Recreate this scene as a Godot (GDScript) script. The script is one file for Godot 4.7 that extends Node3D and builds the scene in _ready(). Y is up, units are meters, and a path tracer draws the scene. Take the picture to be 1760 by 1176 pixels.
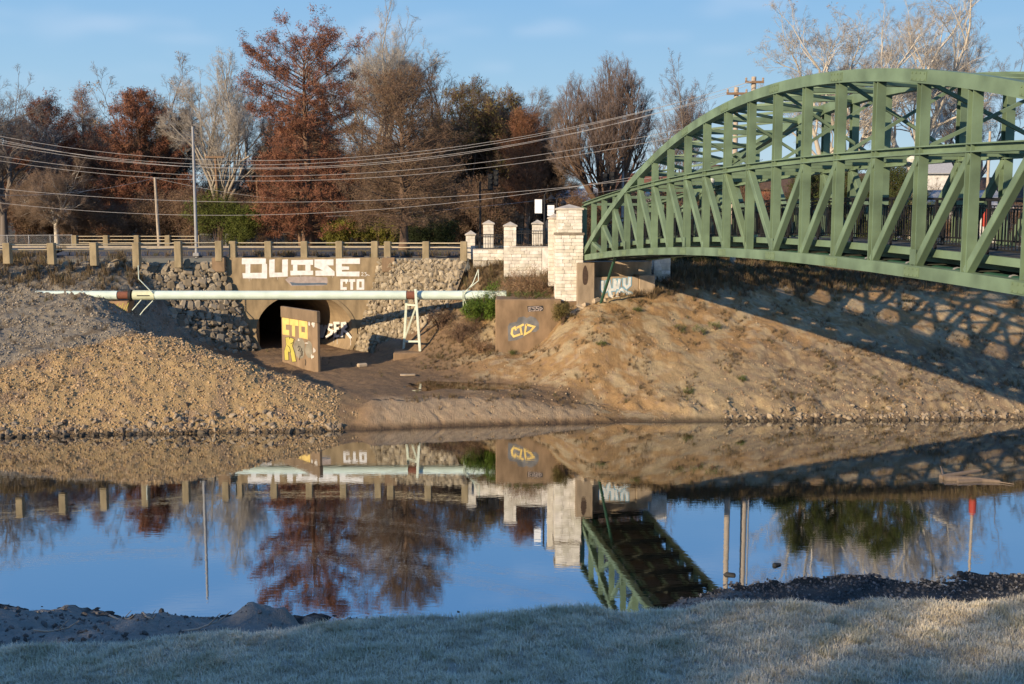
extends Node3D

# A creek bank in low winter sun: culvert, water pipe, stone walls and a green arched footbridge.
# Metres, y up, water level at 0; the viewer stands at x = z = 0 and looks along -z.  "depth" below is -z.

const EYE := 8.7
const PITCH := 0.11163
const SUN := Vector3(0.655, -0.305, -0.69)

var mats := {}
var noise := FastNoiseLite.new()
var noise_b := FastNoiseLite.new()
var used := {}


# ------------------------------------------------------------------ geometry buffer
class Buf:
	var v := PackedVector3Array()
	var n := PackedVector3Array()
	var c := PackedColorArray()
	var ix := PackedInt32Array()
	var tint := Color(1, 1, 1)

	func vert(p: Vector3, nn: Vector3) -> int:
		v.append(p)
		n.append(nn)
		c.append(tint)
		return v.size() - 1

	func quad(a: Vector3, b: Vector3, cc: Vector3, d: Vector3) -> void:   # counter-clockwise seen from outside
		var nn := (cc - a).cross(d - b).normalized()
		var k := vert(a, nn)
		vert(b, nn)
		vert(cc, nn)
		vert(d, nn)
		ix.append_array([k, k + 2, k + 1, k, k + 3, k + 2])

	func tri(a: Vector3, b: Vector3, cc: Vector3) -> void:
		var nn := (b - a).cross(cc - a).normalized()
		var k := vert(a, nn)
		vert(b, nn)
		vert(cc, nn)
		ix.append_array([k, k + 2, k + 1])

	func quado(a: Vector3, b: Vector3, cc: Vector3, d: Vector3, mid: Vector3) -> void:
		if (cc - a).cross(d - b).dot((a + b + cc + d) * 0.25 - mid) < 0.0:
			quad(d, cc, b, a)
		else:
			quad(a, b, cc, d)

	func trio(a: Vector3, b: Vector3, cc: Vector3, mid: Vector3) -> void:
		if (b - a).cross(cc - a).dot((a + b + cc) / 3.0 - mid) < 0.0:
			tri(cc, b, a)
		else:
			tri(a, b, cc)

	func box(t: Transform3D, s: Vector3) -> void:
		var p := []
		for i in 8:
			p.append(t * (Vector3(-1 if i & 1 == 0 else 1, -1 if i & 2 == 0 else 1, -1 if i & 4 == 0 else 1) * s * 0.5))
		for f in [[0, 1, 3, 2], [4, 5, 7, 6], [0, 1, 5, 4], [2, 3, 7, 6], [0, 2, 6, 4], [1, 3, 7, 5]]:
			quado(p[f[0]], p[f[1]], p[f[2]], p[f[3]], t.origin)

	func hexa(p: Array) -> void:   # eight corners, numbered like box()
		var m := Vector3()
		for q in p:
			m += q / 8.0
		for f in [[0, 1, 3, 2], [4, 5, 7, 6], [0, 1, 5, 4], [2, 3, 7, 6], [0, 2, 6, 4], [1, 3, 7, 5]]:
			quado(p[f[0]], p[f[1]], p[f[2]], p[f[3]], m)

	func bbox(t: Transform3D, s: Vector3, bev: float, jit := 0.0, r: RandomNumberGenerator = null) -> void:
		var q := {}
		for i in 8:
			var g := Vector3(-1 if i & 1 == 0 else 1, -1 if i & 2 == 0 else 1, -1 if i & 4 == 0 else 1)
			var h := g * s * 0.5
			if r:
				h += Vector3(r.randf_range(-jit, jit) * s.x, r.randf_range(-jit, jit) * s.y, r.randf_range(-jit, jit) * s.z)
			for ax in 3:
				var w := h - g * bev
				w[ax] = h[ax]
				q[i * 3 + ax] = t * w
		var bits := [1, 2, 4]
		for ax in 3:
			var b1: int = bits[(ax + 1) % 3]
			var b2: int = bits[(ax + 2) % 3]
			for side in 2:
				var o: int = bits[ax] * side
				quado(q[o * 3 + ax], q[(o + b1) * 3 + ax], q[(o + b1 + b2) * 3 + ax], q[(o + b2) * 3 + ax], t.origin)
			for k in 4:
				var o2: int = b1 * (k & 1) + b2 * (k >> 1)
				var e: int = o2 + bits[ax]
				var a1 := (ax + 1) % 3
				var a2 := (ax + 2) % 3
				quado(q[o2 * 3 + a1], q[e * 3 + a1], q[e * 3 + a2], q[o2 * 3 + a2], t.origin)
		for i in 8:
			trio(q[i * 3], q[i * 3 + 1], q[i * 3 + 2], t.origin)

	func beam(a: Vector3, b: Vector3, w: float, h: float, up := Vector3.UP, bev := 0.0) -> void:
		var f := (b - a)
		var l := f.length()
		f /= l
		var sx := up.cross(f).normalized()
		var uy := f.cross(sx)
		var t := Transform3D(Basis(sx, uy, f), (a + b) * 0.5)
		if bev > 0.0:
			bbox(t, Vector3(w, h, l), bev)
		else:
			box(t, Vector3(w, h, l))

	func ibeam(a: Vector3, b: Vector3, w: float, h: float, up: Vector3, th := 0.025) -> void:   # flanges face +-up, w across
		var f := (b - a).normalized()
		var sx := up.cross(f).normalized()
		var uy := f.cross(sx)
		var o := uy * (h * 0.5 - th * 0.5)
		beam(a + o, b + o, w, th, up)
		beam(a - o, b - o, w, th, up)
		beam(a, b, th, h - 2.0 * th, up)

	func tube(pts: Array, rad: Array, sides: int, cap := true) -> void:
		var m := pts.size()
		var rings := []
		var ref := Vector3.UP
		var d0: Vector3 = (pts[1] - pts[0]).normalized()
		if absf(d0.y) > 0.8:
			ref = Vector3.RIGHT
		for i in m:
			var d: Vector3 = (pts[mini(i + 1, m - 1)] - pts[maxi(i - 1, 0)]).normalized()
			var u := ref.cross(d)
			u = u.normalized() if u.length() > 0.01 else Vector3.FORWARD.cross(d).normalized()
			var w := d.cross(u)
			var ring := v.size()
			for k in sides:
				var a := TAU * k / sides
				var o := u * cos(a) + w * sin(a)
				vert(pts[i] + o * rad[i], o)
			rings.append(ring)
		for i in m - 1:
			for k in sides:
				var a: int = rings[i] + k
				var b: int = rings[i] + (k + 1) % sides
				var cc: int = rings[i + 1] + (k + 1) % sides
				var d: int = rings[i + 1] + k
				ix.append_array([a, cc, b, a, d, cc])
		if cap:
			for e in 2:
				var p: Vector3 = pts[0] if e == 0 else pts[m - 1]
				var rr: float = rad[0] if e == 0 else rad[m - 1]
				if rr < 0.03:
					continue
				var nn: Vector3 = (pts[0] - pts[1]).normalized() if e == 0 else (pts[m - 1] - pts[m - 2]).normalized()
				var k0 := vert(p, nn)
				for k in sides:
					vert(v[rings[0 if e == 0 else m - 1] + k], nn)
				for k in sides:
					var a2 := k0 + 1 + k
					var b2 := k0 + 1 + (k + 1) % sides
					ix.append_array([k0, a2, b2] if e == 0 else [k0, b2, a2])

	func lathe(at: Vector3, prof: Array, sides: int) -> void:   # prof: [radius, height] from the bottom up
		for i in prof.size() - 1:
			for k in sides:
				var a := TAU * k / sides
				var b := TAU * (k + 1) / sides
				var p: Array = prof[i]
				var q: Array = prof[i + 1]
				quad(at + Vector3(cos(a) * p[0], p[1], -sin(a) * p[0]), at + Vector3(cos(b) * p[0], p[1], -sin(b) * p[0]), at + Vector3(cos(b) * q[0], q[1], -sin(b) * q[0]), at + Vector3(cos(a) * q[0], q[1], -sin(a) * q[0]))

	func spike(a: Vector3, b: Vector3, r: float) -> void:   # a three-sided twig that ends in a point
		var d := (b - a).normalized()
		var u := (Vector3.UP if absf(d.y) < 0.9 else Vector3.RIGHT).cross(d).normalized()
		var w := d.cross(u)
		var k := v.size()
		for i in 3:
			var g := TAU * i / 3.0
			var o := u * cos(g) + w * sin(g)
			vert(a + o * r, o)
		vert(b, d)
		for i in 3:
			ix.append_array([k + i, k + 3, k + (i + 1) % 3])

	func blade(a: Vector3, b: Vector3, side: Vector3) -> void:   # a leaf: a long diamond
		var m := a.lerp(b, 0.45)
		var nn := side.cross(b - a).normalized()
		var k := vert(a, nn)
		vert(m + side, nn)
		vert(b, nn)
		vert(m - side, nn)
		ix.append_array([k, k + 2, k + 1, k, k + 3, k + 2])

	func mesh() -> ArrayMesh:
		var arr := []
		arr.resize(Mesh.ARRAY_MAX)
		arr[Mesh.ARRAY_VERTEX] = v
		arr[Mesh.ARRAY_NORMAL] = n
		arr[Mesh.ARRAY_COLOR] = c
		arr[Mesh.ARRAY_INDEX] = ix
		var am := ArrayMesh.new()
		am.add_surface_from_arrays(Mesh.PRIMITIVE_TRIANGLES, arr)
		return am


# ------------------------------------------------------------------ naming and tagging
func numbered(called: String) -> String:
	var k: int = used.get(called, 0)
	used[called] = k + 1
	return called if k == 0 else "%s_%03d" % [called, k]


func tag(o: Node3D, label: String, category := "", group := "", kind := "") -> Node3D:
	if label:
		o.set_meta("label", label)
	if category:
		o.set_meta("category", category)
	if group:
		o.set_meta("group", group)
	if kind:
		o.set_meta("kind", kind)
	return o


func thing(called: String, at: Vector3, label: String, category: String, group := "") -> Node3D:
	var o := Node3D.new()
	o.name = numbered(called)
	add_child(o)
	o.position = at
	tag(o, label, category, group)
	return o


# a named mesh; geometry is given in world coordinates and shifted to the parent's base
func part(called: String, b: Buf, m: Material, parent: Node3D = null, kind := "") -> MeshInstance3D:
	var o := MeshInstance3D.new()
	var off := Vector3()
	if parent and parent != self:
		var q := parent
		while q and q != self:
			off += q.position
			q = q.get_parent()
	if off != Vector3():
		for i in b.v.size():
			b.v[i] -= off
	o.mesh = b.mesh()
	o.material_override = null
	o.mesh.surface_set_material(0, m)
	if parent and parent != self:
		o.name = called
		parent.add_child(o, true)
	else:
		o.name = numbered(called)
		add_child(o)
	if kind:
		o.set_meta("kind", kind)
	return o


func piece(called: String, mesh: Mesh, t: Transform3D, m: Material, parent: Node3D) -> MeshInstance3D:
	var o := MeshInstance3D.new()
	o.name = called
	o.mesh = mesh
	o.material_override = m
	o.transform = t
	parent.add_child(o, true)
	return o


func swarm(called: String, mesh: Mesh, m: Material, tf: Array, cols: Array, parent: Node3D = null) -> MultiMeshInstance3D:
	var mm := MultiMesh.new()
	mm.transform_format = MultiMesh.TRANSFORM_3D
	mm.use_colors = true
	mm.mesh = mesh
	mm.instance_count = tf.size()
	for i in tf.size():
		mm.set_instance_transform(i, tf[i])
		mm.set_instance_color(i, cols[i])
	var o := MultiMeshInstance3D.new()
	o.multimesh = mm
	o.material_override = m
	if parent:
		o.name = called
		parent.add_child(o, true)
	else:
		o.name = numbered(called)
		add_child(o)
	o.set_meta("kind", "stuff")
	return o


func dice(s: int) -> RandomNumberGenerator:
	var r := RandomNumberGenerator.new()
	r.seed = s
	return r


# a point of the place, from where it shows in a 1760 x 1176 view and how deep it lies
func spot(x: float, y: float, depth: float) -> Vector3:
	var a := (x - 880.0) / 1900.0
	var b := -(y - 588.0) / 1900.0
	var d := cos(PITCH) + b * sin(PITCH)
	return Vector3(a / d * depth, EYE + (b * cos(PITCH) - sin(PITCH)) / d * depth, -depth)


func smooth(a: float, b: float, x: float) -> float:
	var t := clampf((x - a) / (b - a), 0.0, 1.0)
	return t * t * (3.0 - 2.0 * t)


func along(tab: Array, x: float) -> float:   # piecewise linear through [x, y] pairs
	if x <= tab[0][0]:
		return tab[0][1]
	for i in tab.size() - 1:
		if x <= tab[i + 1][0]:
			return lerpf(tab[i][1], tab[i + 1][1], (x - tab[i][0]) / (tab[i + 1][0] - tab[i][0]))
	return tab[-1][1]


# ------------------------------------------------------------------ materials
func ramp(lo: float, hi: float, mid := 0.5) -> Gradient:
	var g := Gradient.new()
	g.offsets = PackedFloat32Array([0.0, mid, 1.0])
	var m := (lo + hi) / 2
	g.colors = PackedColorArray([Color(lo, lo, lo).linear_to_srgb(), Color(m, m, m).linear_to_srgb(), Color(hi, hi, hi).linear_to_srgb()])
	return g


func noise_tex(freq: float, oct: int, lo: float, hi: float, s: int, type := FastNoiseLite.TYPE_SIMPLEX_SMOOTH, size := 512) -> NoiseTexture2D:
	var f := FastNoiseLite.new()
	f.seed = s
	f.noise_type = type
	f.frequency = freq
	f.fractal_octaves = oct
	var t := NoiseTexture2D.new()
	t.width = size
	t.height = size
	t.seamless = true
	t.noise = f
	t.color_ramp = ramp(lo, hi)
	return t


var T := {}
const MEAN := {"grain": 0.84, "blotch": 0.8, "stain": 0.78}   # mean of each shading texture


func mat(r: float, g: float, b: float, rough := 0.9, tex := "", scale := 1.0, bump := 0.0, bumptex := "grain") -> StandardMaterial3D:
	var m := StandardMaterial3D.new()
	var k: float = 1.0 / MEAN.get(tex, 1.0)
	m.albedo_color = Color(minf(r * k, 1.0), minf(g * k, 1.0), minf(b * k, 1.0)).linear_to_srgb()
	m.roughness = rough
	m.metallic_specular = 0.35
	if tex:
		m.albedo_texture = T[tex]
	if bump > 0.0:
		m.heightmap_enabled = true
		m.heightmap_texture = T[bumptex]
		m.heightmap_scale = bump
	if tex or bump > 0.0:
		m.uv1_triplanar = true
		m.uv1_world_triplanar = true
		m.uv1_scale = Vector3.ONE * scale
	return m


func vmat(rough := 0.95, tex := "", scale := 1.0, bump := 0.0, bumptex := "grain") -> StandardMaterial3D:
	var m := mat(1, 1, 1, rough, tex, scale, bump, bumptex)
	m.vertex_color_use_as_albedo = true
	return m


# ------------------------------------------------------------------ the ground
const SHORE := [[-20.43, 43.42], [-16.0, 44.02], [-11.42, 44.51], [-7.87, 44.63], [-5.79, 45.13], [-2.93, 45.78], [-0.49, 46.17], [1.74, 46.44], [5.49, 46.71], [10.54, 46.98], [15.6, 47.12], [22.27, 47.4]]
const RIDGE := [[-27.0, 46.2], [-22.1, 47.3], [-18.3, 49.4], [-16.7, 50.2], [-15.0, 49.9], [-13.3, 49.3], [-11.3, 48.6], [-9.1, 47.9], [-7.0, 47.5], [-5.5, 46.5]]
const WALL_BACK := [[-26.0, 61.2], [-16.4, 63.0], [-7.2, 63.0], [-2.4, 62.0]]

var tps: Array[Vector3] = []
var tps_w := PackedFloat64Array()
var table := PackedFloat32Array()
const TX := -30.0
const TZ := 40.0
const TS := 0.4
const TNX := 151
const TNZ := 66


func control_points() -> void:
	for p in SHORE:
		tps.append(Vector3(p[0], 0.0, p[1]))
		tps.append(Vector3(p[0], -1.2, p[1] - 2.5))
	for p in [[-27, 43.0, 0], [-27, 40.5, -1.2], [27, 47.5, 0], [27, 45, -1.2],
			# the tan spoil heap and the gravel slope behind it
			[-22.1, 47.3, 2.15], [-20.1, 48.5, 2.8], [-18.3, 49.4, 3.12], [-16.7, 50.1, 3.4], [-15, 49.8, 3.14], [-13.3, 49.2, 2.69], [-11.3, 48.5, 2.2], [-9.1, 47.7, 1.6], [-7, 47.5, 1.05],
			[-24.4, 52.5, 3.2], [-21.9, 53, 3.4], [-26.5, 57, 4.5], [-23.4, 57, 4.5], [-22.3, 56.5, 4.45], [-20.4, 55.2, 3.9], [-18.7, 53.6, 3.4], [-17.3, 51.6, 3.3], [-27, 49.5, 2.4],
			[-16.2, 53.2, 1.6], [-14.6, 52.6, 1.4], [-12.5, 51.6, 1.2], [-10, 50.3, 1.05], [-17.6, 56.2, 1.6], [-16.6, 58.5, 1.2],
			# the muddy floor in front of the culvert
			[-15, 61.5, 1.25], [-12, 62.5, 1.25], [-9.2, 62.3, 1.3], [-12, 57, 1.2], [-9.5, 54, 1.15], [-8, 58.5, 1.25], [-6, 55.5, 1.25], [-6, 52, 1.05], [-3, 51.2, 1.0], [-8, 49.5, 1.02], [-4, 48.6, 0.98],
			[-3, 47.6, 0.98], [0, 47.8, 0.93], [-5.5, 47.6, 1.0], [1.5, 48.2, 0.75], [3, 48.6, 0.6], [4.6, 48.2, 0.4], [0, 50, 0.98], [1.2, 49.6, 0.95], [-3.2, 54.4, 1.1], [-0.3, 51.7, 1.0],
			# the earth bank on the right
			[-0.8, 54.6, 2.0], [0.6, 53.6, 1.95], [2.1, 51.4, 1.75], [2.5, 54.7, 3.7], [3.4, 53, 3.5], [4.6, 54.9, 4.5], [3.3, 51.4, 2.5], [6.5, 55.9, 5.0], [8.9, 56.5, 5.3], [8.45, 53.3, 3.5], [12.5, 56.7, 5.3],
			[11.9, 53.4, 3.5], [18.7, 57.3, 5.5], [17.5, 53.5, 3.5], [26.2, 56.8, 5.1], [24.3, 52, 2.55], [11, 50, 1.65], [17, 50.2, 1.7], [6, 50, 1.6],
			[-3.6, 56.5, 2.0], [-2.4, 57.5, 3.1], [-1.2, 58.5, 4.25], [-1, 60, 5.1], [-1.6, 61.8, 6.2], [0.6, 59.5, 5.1], [2.5, 58.5, 5.4], [0.8, 57.4, 4.7], [0.9, 55.0, 2.15], [0.0, 55.0, 2.0], [1.7, 55.0, 2.75], [-0.95, 55.9, 2.2], [-13.6, 60, 1.2], [-10.5, 60, 1.22], [-5, 57.4, 1.6],
			# the top of the banks
			[-28, 60.8, 6.3], [-24, 60, 5.7], [-20.5, 60.2, 5.2], [3, 62, 6.4], [9, 61, 6.4], [16, 61, 6.45], [26, 61, 6.45], [-1, 64.5, 6.5], [-28, 65, 6.5], [28, 65, 6.5], [10, 65, 6.5], [-18, 65, 6.5]]:
		tps.append(Vector3(p[0], p[2], p[1]))


func solve_ground() -> void:   # a smooth sheet through the control points (thin plate spline)
	control_points()
	var n := tps.size()
	var m := n + 3
	var a := []
	for i in m:
		var row := PackedFloat64Array()
		row.resize(m + 1)
		if i < n:
			for j in n:
				var r2: float = Vector2(tps[i].x - tps[j].x, tps[i].z - tps[j].z).length_squared()
				row[j] = 0.5 * r2 * log(r2) if r2 > 1e-9 else 0.0
			row[i] += 0.06
			row[n] = 1.0
			row[n + 1] = tps[i].x
			row[n + 2] = tps[i].z
			row[m] = tps[i].y
		else:
			for j in n:
				row[j] = 1.0 if i == n else tps[j].x if i == n + 1 else tps[j].z
		a.append(row)
	for k in m:
		var best := k
		for i in range(k + 1, m):
			if absf(a[i][k]) > absf(a[best][k]):
				best = i
		var sw = a[k]
		a[k] = a[best]
		a[best] = sw
		var rk: PackedFloat64Array = a[k]
		for i in range(k + 1, m):
			var ri: PackedFloat64Array = a[i]
			var f := ri[k] / rk[k]
			if f != 0.0:
				for j in range(k, m + 1):
					ri[j] -= f * rk[j]
			a[i] = ri
	tps_w.resize(m)
	for k in range(m - 1, -1, -1):
		var s: float = a[k][m]
		for j in range(k + 1, m):
			s -= a[k][j] * tps_w[j]
		tps_w[k] = s / a[k][k]
	table.resize(TNX * TNZ)
	for iz in TNZ:
		for i in TNX:
			var x := TX + i * TS
			var z := TZ + iz * TS
			var h := tps_w[n] + tps_w[n + 1] * x + tps_w[n + 2] * z
			for j in n:
				var dx := x - tps[j].x
				var dz := z - tps[j].z
				var r2 := dx * dx + dz * dz
				if r2 > 1e-9:
					h += tps_w[j] * 0.5 * r2 * log(r2)
			table[iz * TNX + i] = h


func sheet(x: float, d: float) -> float:
	var u := clampf((x - TX) / TS, 0.0, TNX - 1.001)
	var w := clampf((d - TZ) / TS, 0.0, TNZ - 1.001)
	var i := int(u)
	var j := int(w)
	u -= i
	w -= j
	var k := j * TNX + i
	return lerpf(lerpf(table[k], table[k + 1], u), lerpf(table[k + TNX], table[k + TNX + 1], u), w)


func behind_walls(x: float, d: float) -> bool:
	return x > -26.0 and x < -2.4 and d > along(WALL_BACK, x)


func heap(x: float, d: float) -> float:   # how much a point belongs to the tan spoil heap
	return smooth(0.5, -0.3, d - along(RIDGE, x) + noise.get_noise_2d(x * 2.0, d * 2.0) * 0.5) * smooth(-6.3, -8.2, x + noise.get_noise_2d(x * 3.0 + 50.0, d * 3.0) * 1.2)


func bank_h(x: float, d: float) -> float:
	if behind_walls(x, d):
		return 6.45
	var h := sheet(x, d)
	if x > -15.6 and x < -7.6 and d > 53.5:
		h = lerpf(h, minf(h, 1.26), smooth(53.5, 56.0, d))
	var n1 := noise.get_noise_2d(x * 1.3, d * 1.3)
	var n2 := noise.get_noise_2d(x * 5.0 + 31.0, d * 5.0)
	var n3 := noise_b.get_noise_2d(x * 9.0, d * 9.0 + 17.0)
	var left := smooth(-7.0, -10.0, x) * smooth(1.2, 1.75, h + 3.0 * smooth(50.5, 48.5, d))
	var right := smooth(-1.0, 2.0, x)
	var flat := (1.0 - left) * (1.0 - right)
	h -= 0.17 * exp(-pow((x + 2.3) / 3.0, 2.0) - pow((d - 50.7) / 1.3, 2.0))
	var up := smooth(0.0, 0.5, h)
	# clods on the heap, gullies and slumps on the bank
	h += left * up * (n1 * 0.16 + n2 * 0.10 + n3 * 0.07)
	var gully := 1.0 - absf(noise.get_noise_2d(x * 2.6 + n1 * 2.0, d * 0.7 + 90.0)) * 2.6
	h += right * up * (n1 * 0.17 + n2 * 0.05 + n3 * 0.05 - maxf(gully, 0.0) * 0.025 * smooth(5.6, 4.6, h))
	var st := h * 2.2 + n1 * 1.1 + n2 * 0.35
	h += right * up * 0.06 * (smooth(0.0, 0.3, st - floorf(st)) - (st - floorf(st))) * smooth(-0.25, 0.2, noise.get_noise_2d(x * 0.8, d * 0.8 + 33.0))
	h += flat * (n1 * 0.07 + n2 * 0.03 * up + n3 * 0.025)
	# the worn shelf at the water, broken off along its edge
	var sw := smooth(-6.6, -5.9, x) * smooth(5.6, 4.0, x)
	if sw > 0.0 and d < 50.0:
		var sh := along(SHORE, x) - 0.15
		var crag := noise.get_noise_2d(x * 3.2, 511.0)
		var lip: float = along([[-6.6, 1.02], [-3, 1.0], [0, 0.95], [1.5, 0.76], [3, 0.58], [4.6, 0.36], [5.6, 0.2]], x) + 0.05 * crag
		var wide: float = 1.75 + 0.22 * crag
		var v := (d - sh) / wide
		if v < 1.0:
			var face := lip * (1.0 - pow(1.0 - clampf(v, 0.0, 1.0), 1.5)) if v > 0.0 else v * 0.6
			var crack := absf(noise.get_noise_2d(x * 2.4 + 20.0, d * 1.1))
			face += n2 * 0.03 + n3 * 0.03 - 0.09 * smooth(0.06, 0.0, crack)
			h = lerpf(h, face, sw)
		else:
			h = lerpf(h, maxf(minf(h, lip + 0.03), h - 0.1 * smooth(1.6, 1.0, v)), sw * smooth(2.2, 1.2, v))
	# a low ledge where the bank has slumped, along the right
	h += right * smooth(4.5, 6.0, x) * 0.13 * smooth(0.35, 0.5, h + n1 * 0.3) * smooth(1.4, 0.7, h)
	return h


func bank_tint(x: float, d: float, h: float) -> Color:
	var n1 := noise.get_noise_2d(x * 1.7 + 9.0, d * 1.7) * 0.5 + 0.5
	var n2 := noise.get_noise_2d(x * 6.0, d * 6.0 + 40.0) * 0.5 + 0.5
	var n3 := noise_b.get_noise_2d(x * 16.0, d * 16.0)
	var gray := Color(0.29, 0.25, 0.185)
	var tan := Color(0.43, 0.305, 0.15)
	var soil := Color(0.375, 0.24, 0.112)
	var sand := Color(0.45, 0.355, 0.21)
	var mud := Color(0.23, 0.155, 0.095)
	var straw := Color(0.15, 0.11, 0.065)
	var mauve := Color(0.22, 0.16, 0.13)
	var c := mud.lerp(soil, 0.45 * n2)
	var w := heap(x, d)
	if x < -6.0:
		var back := smooth(0.0, 0.8, d - along(RIDGE, x)) * smooth(1.6, 2.3, h)
		c = c.lerp(gray.lerp(straw, smooth(0.5, 0.75, n1) * 0.75), back)
		c = c.lerp(tan.lerp(mauve, smooth(0.58, 0.8, n1) * 0.7), w)
	var right := smooth(-3.5, -1.0, x + (n1 - 0.5) * 2.0) * smooth(0.9, 1.25, h + (n2 - 0.5) * 0.3) + smooth(2.0, 4.5, x)
	right = clampf(right, 0.0, 1.0)
	var rc := soil.lerp(Color(0.30, 0.175, 0.082), smooth(0.35, 0.2, n2) * 0.7)
	rc = rc.lerp(sand, smooth(0.52, 0.62, n1 + n3 * 0.12) * 0.85)
	rc = rc.lerp(sand, smooth(5.0, 9.0, x) * smooth(2.6, 1.6, h + (n2 - 0.5) * 1.2) * 0.8)
	rc = rc.lerp(Color(0.5, 0.39, 0.24), smooth(0.14, 0.2, noise.get_noise_2d(x * 1.2 + 60.0, d * 2.2)) * smooth(0.35, 0.5, n2) * 0.6)
	rc = rc.lerp(mauve, smooth(0.62, 0.8, n2) * 0.55)
	rc = rc.lerp(straw.lerp(mauve, 0.4), smooth(9.0, 15.0, x + n1 * 4.0) * smooth(3.6, 2.2, h) * smooth(0.3, 0.6, n2) * 0.75)
	c = c.lerp(rc, right)
	var top := smooth(4.9, 5.9, h + (n1 - 0.5) * 0.8)
	c = c.lerp(straw.lerp(soil, n2 * 0.5).lerp(gray, 0.75 * smooth(-13.0, -16.0, x)), top * 0.85)
	# the pale sandy face of the ledge at the water
	if x > -6.5 and x < 3.5 and h < 1.0:
		c = c.lerp(Color(0.42, 0.315, 0.2).lerp(mud, smooth(0.5, 0.8, n2) * 0.6), smooth(0.05, 0.3, h) * smooth(-6.5, -5.2, x) * smooth(47.9, 47.2, d))
	c = c * (1.0 + n3 * 0.16 + (n2 - 0.5) * 0.25)
	# soaked soil along the waterline
	c = c.lerp(Color(0.075, 0.052, 0.034), smooth(0.2, 0.03, h + (n2 - 0.5) * 0.16) * 0.8)
	c.a = 1.0
	return c


func build_far_bank() -> void:
	var xs := PackedFloat32Array()
	var x := -75.0
	while x <= 75.0:
		xs.append(x)
		x += 0.14 if absf(x + 0.07) < 29.5 else 1.5
	var ds := PackedFloat32Array()
	var d := 40.5
	while d < 65.05:
		ds.append(d)
		d += 0.13 if d < 60.0 else 0.2
	var b := Buf.new()
	var nx := xs.size()
	var flags := PackedByteArray()
	for dd in ds:
		for xx in xs:
			var h := bank_h(xx, dd)
			b.tint = bank_tint(xx, dd, h)
			b.vert(Vector3(xx, h, -dd), Vector3.UP)
			flags.append(1 if behind_walls(xx, dd) else 0)
	for j in ds.size():
		for i in nx:
			var k := j * nx + i
			var i0 := maxi(i - 1, 0)
			var i1 := mini(i + 1, nx - 1)
			var j0 := maxi(j - 1, 0)
			var j1 := mini(j + 1, ds.size() - 1)
			var gx := (b.v[j * nx + i1].y - b.v[j * nx + i0].y) / (xs[i1] - xs[i0])
			var gz := (b.v[j1 * nx + i].y - b.v[j0 * nx + i].y) / (ds[j1] - ds[j0])
			b.n[k] = Vector3(-gx, 1.0, gz).normalized()
	for j in ds.size() - 1:
		for i in nx - 1:
			var k := j * nx + i
			var s := flags[k] + flags[k + 1] + flags[k + nx] + flags[k + nx + 1]
			if s != 0 and s != 4:
				continue
			b.ix.append_array([k, k + nx, k + 1, k + 1, k + nx, k + nx + 1])
	var m := vmat(0.96, "grain", 0.9, 5.0, "clod")
	part("riverbank", b, m, null, "structure")


func lip_at(x: float) -> float:   # how far the grass terrace reaches towards the water
	return 17.4 + noise.get_noise_2d(x * 1.1 + 70.0, 19.0) * 0.3 + along([[-9, -1.15], [-3, -0.4], [0, 0.0], [9, 0.22]], x)


func near_h(x: float, d: float) -> float:
	var n1 := noise.get_noise_2d(x * 1.1 + 70.0, d * 1.1)
	var n2 := noise.get_noise_2d(x * 4.0, d * 4.0 + 11.0)
	var lip := lip_at(x)
	var terrace := 2.32 + n1 * 0.05 + n2 * 0.03 + along([[-9, -0.3], [-4, -0.1], [0, 0.0], [3, 0.08], [9, 0.12]], x)
	var climb := clampf((12.2 - d) / 11.0, 0.0, 1.0)
	terrace = lerpf(terrace, 7.0, climb * climb * (2.0 - climb))
	var shore := along([[-14, 24.5], [-9, 23.6], [-4, 23.2], [0, 23.3], [3, 23.4], [4.2, 24.6], [5.2, 25.6], [7, 25.9], [12, 26.1], [20, 25.6]], x) + n1 * 0.5 + n2 * 0.25
	var t := clampf((d - lip) / (shore - lip), 0.0, 1.6)
	var fall := along([[0, 1.0], [0.25, 0.62], [0.6, 0.28], [1.0, 0.0], [1.3, -0.25], [1.6, -0.5]], t)
	if x > 4.5:
		fall = lerpf(fall, along([[0, 1.0], [0.22, 0.3], [0.5, 0.07], [0.85, 0.035], [1.0, 0.0], [1.15, -0.15], [1.6, -0.5]], t), smooth(4.5, 6.0, x))
	var h := terrace * fall if fall > 0.0 else fall * 2.0
	# mud heaps at the water's edge on the left
	var heaps := 0.0
	for q in [[-6.6, 20.8, 1.3, 0.42], [-5.05, 21.0, 0.5, 0.52], [-4.45, 21.1, 0.25, 0.3], [-10.4, 21.0, 1.9, 0.42], [-8.4, 19.6, 1.4, 0.12]]:
		var dx: float = (x - q[0]) / q[2]
		var dz: float = (d - q[1]) / (q[2] * 0.9)
		heaps += q[3] * exp(-(dx * dx + dz * dz))
	h += heaps
	h += smooth(17.5, 19.5, d) * (1.0 - 0.6 * smooth(4.0, 5.5, x)) * (n2 * 0.04 + noise_b.get_noise_2d(x * 12.0, d * 12.0) * 0.035 + n1 * 0.06)
	return h


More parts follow.
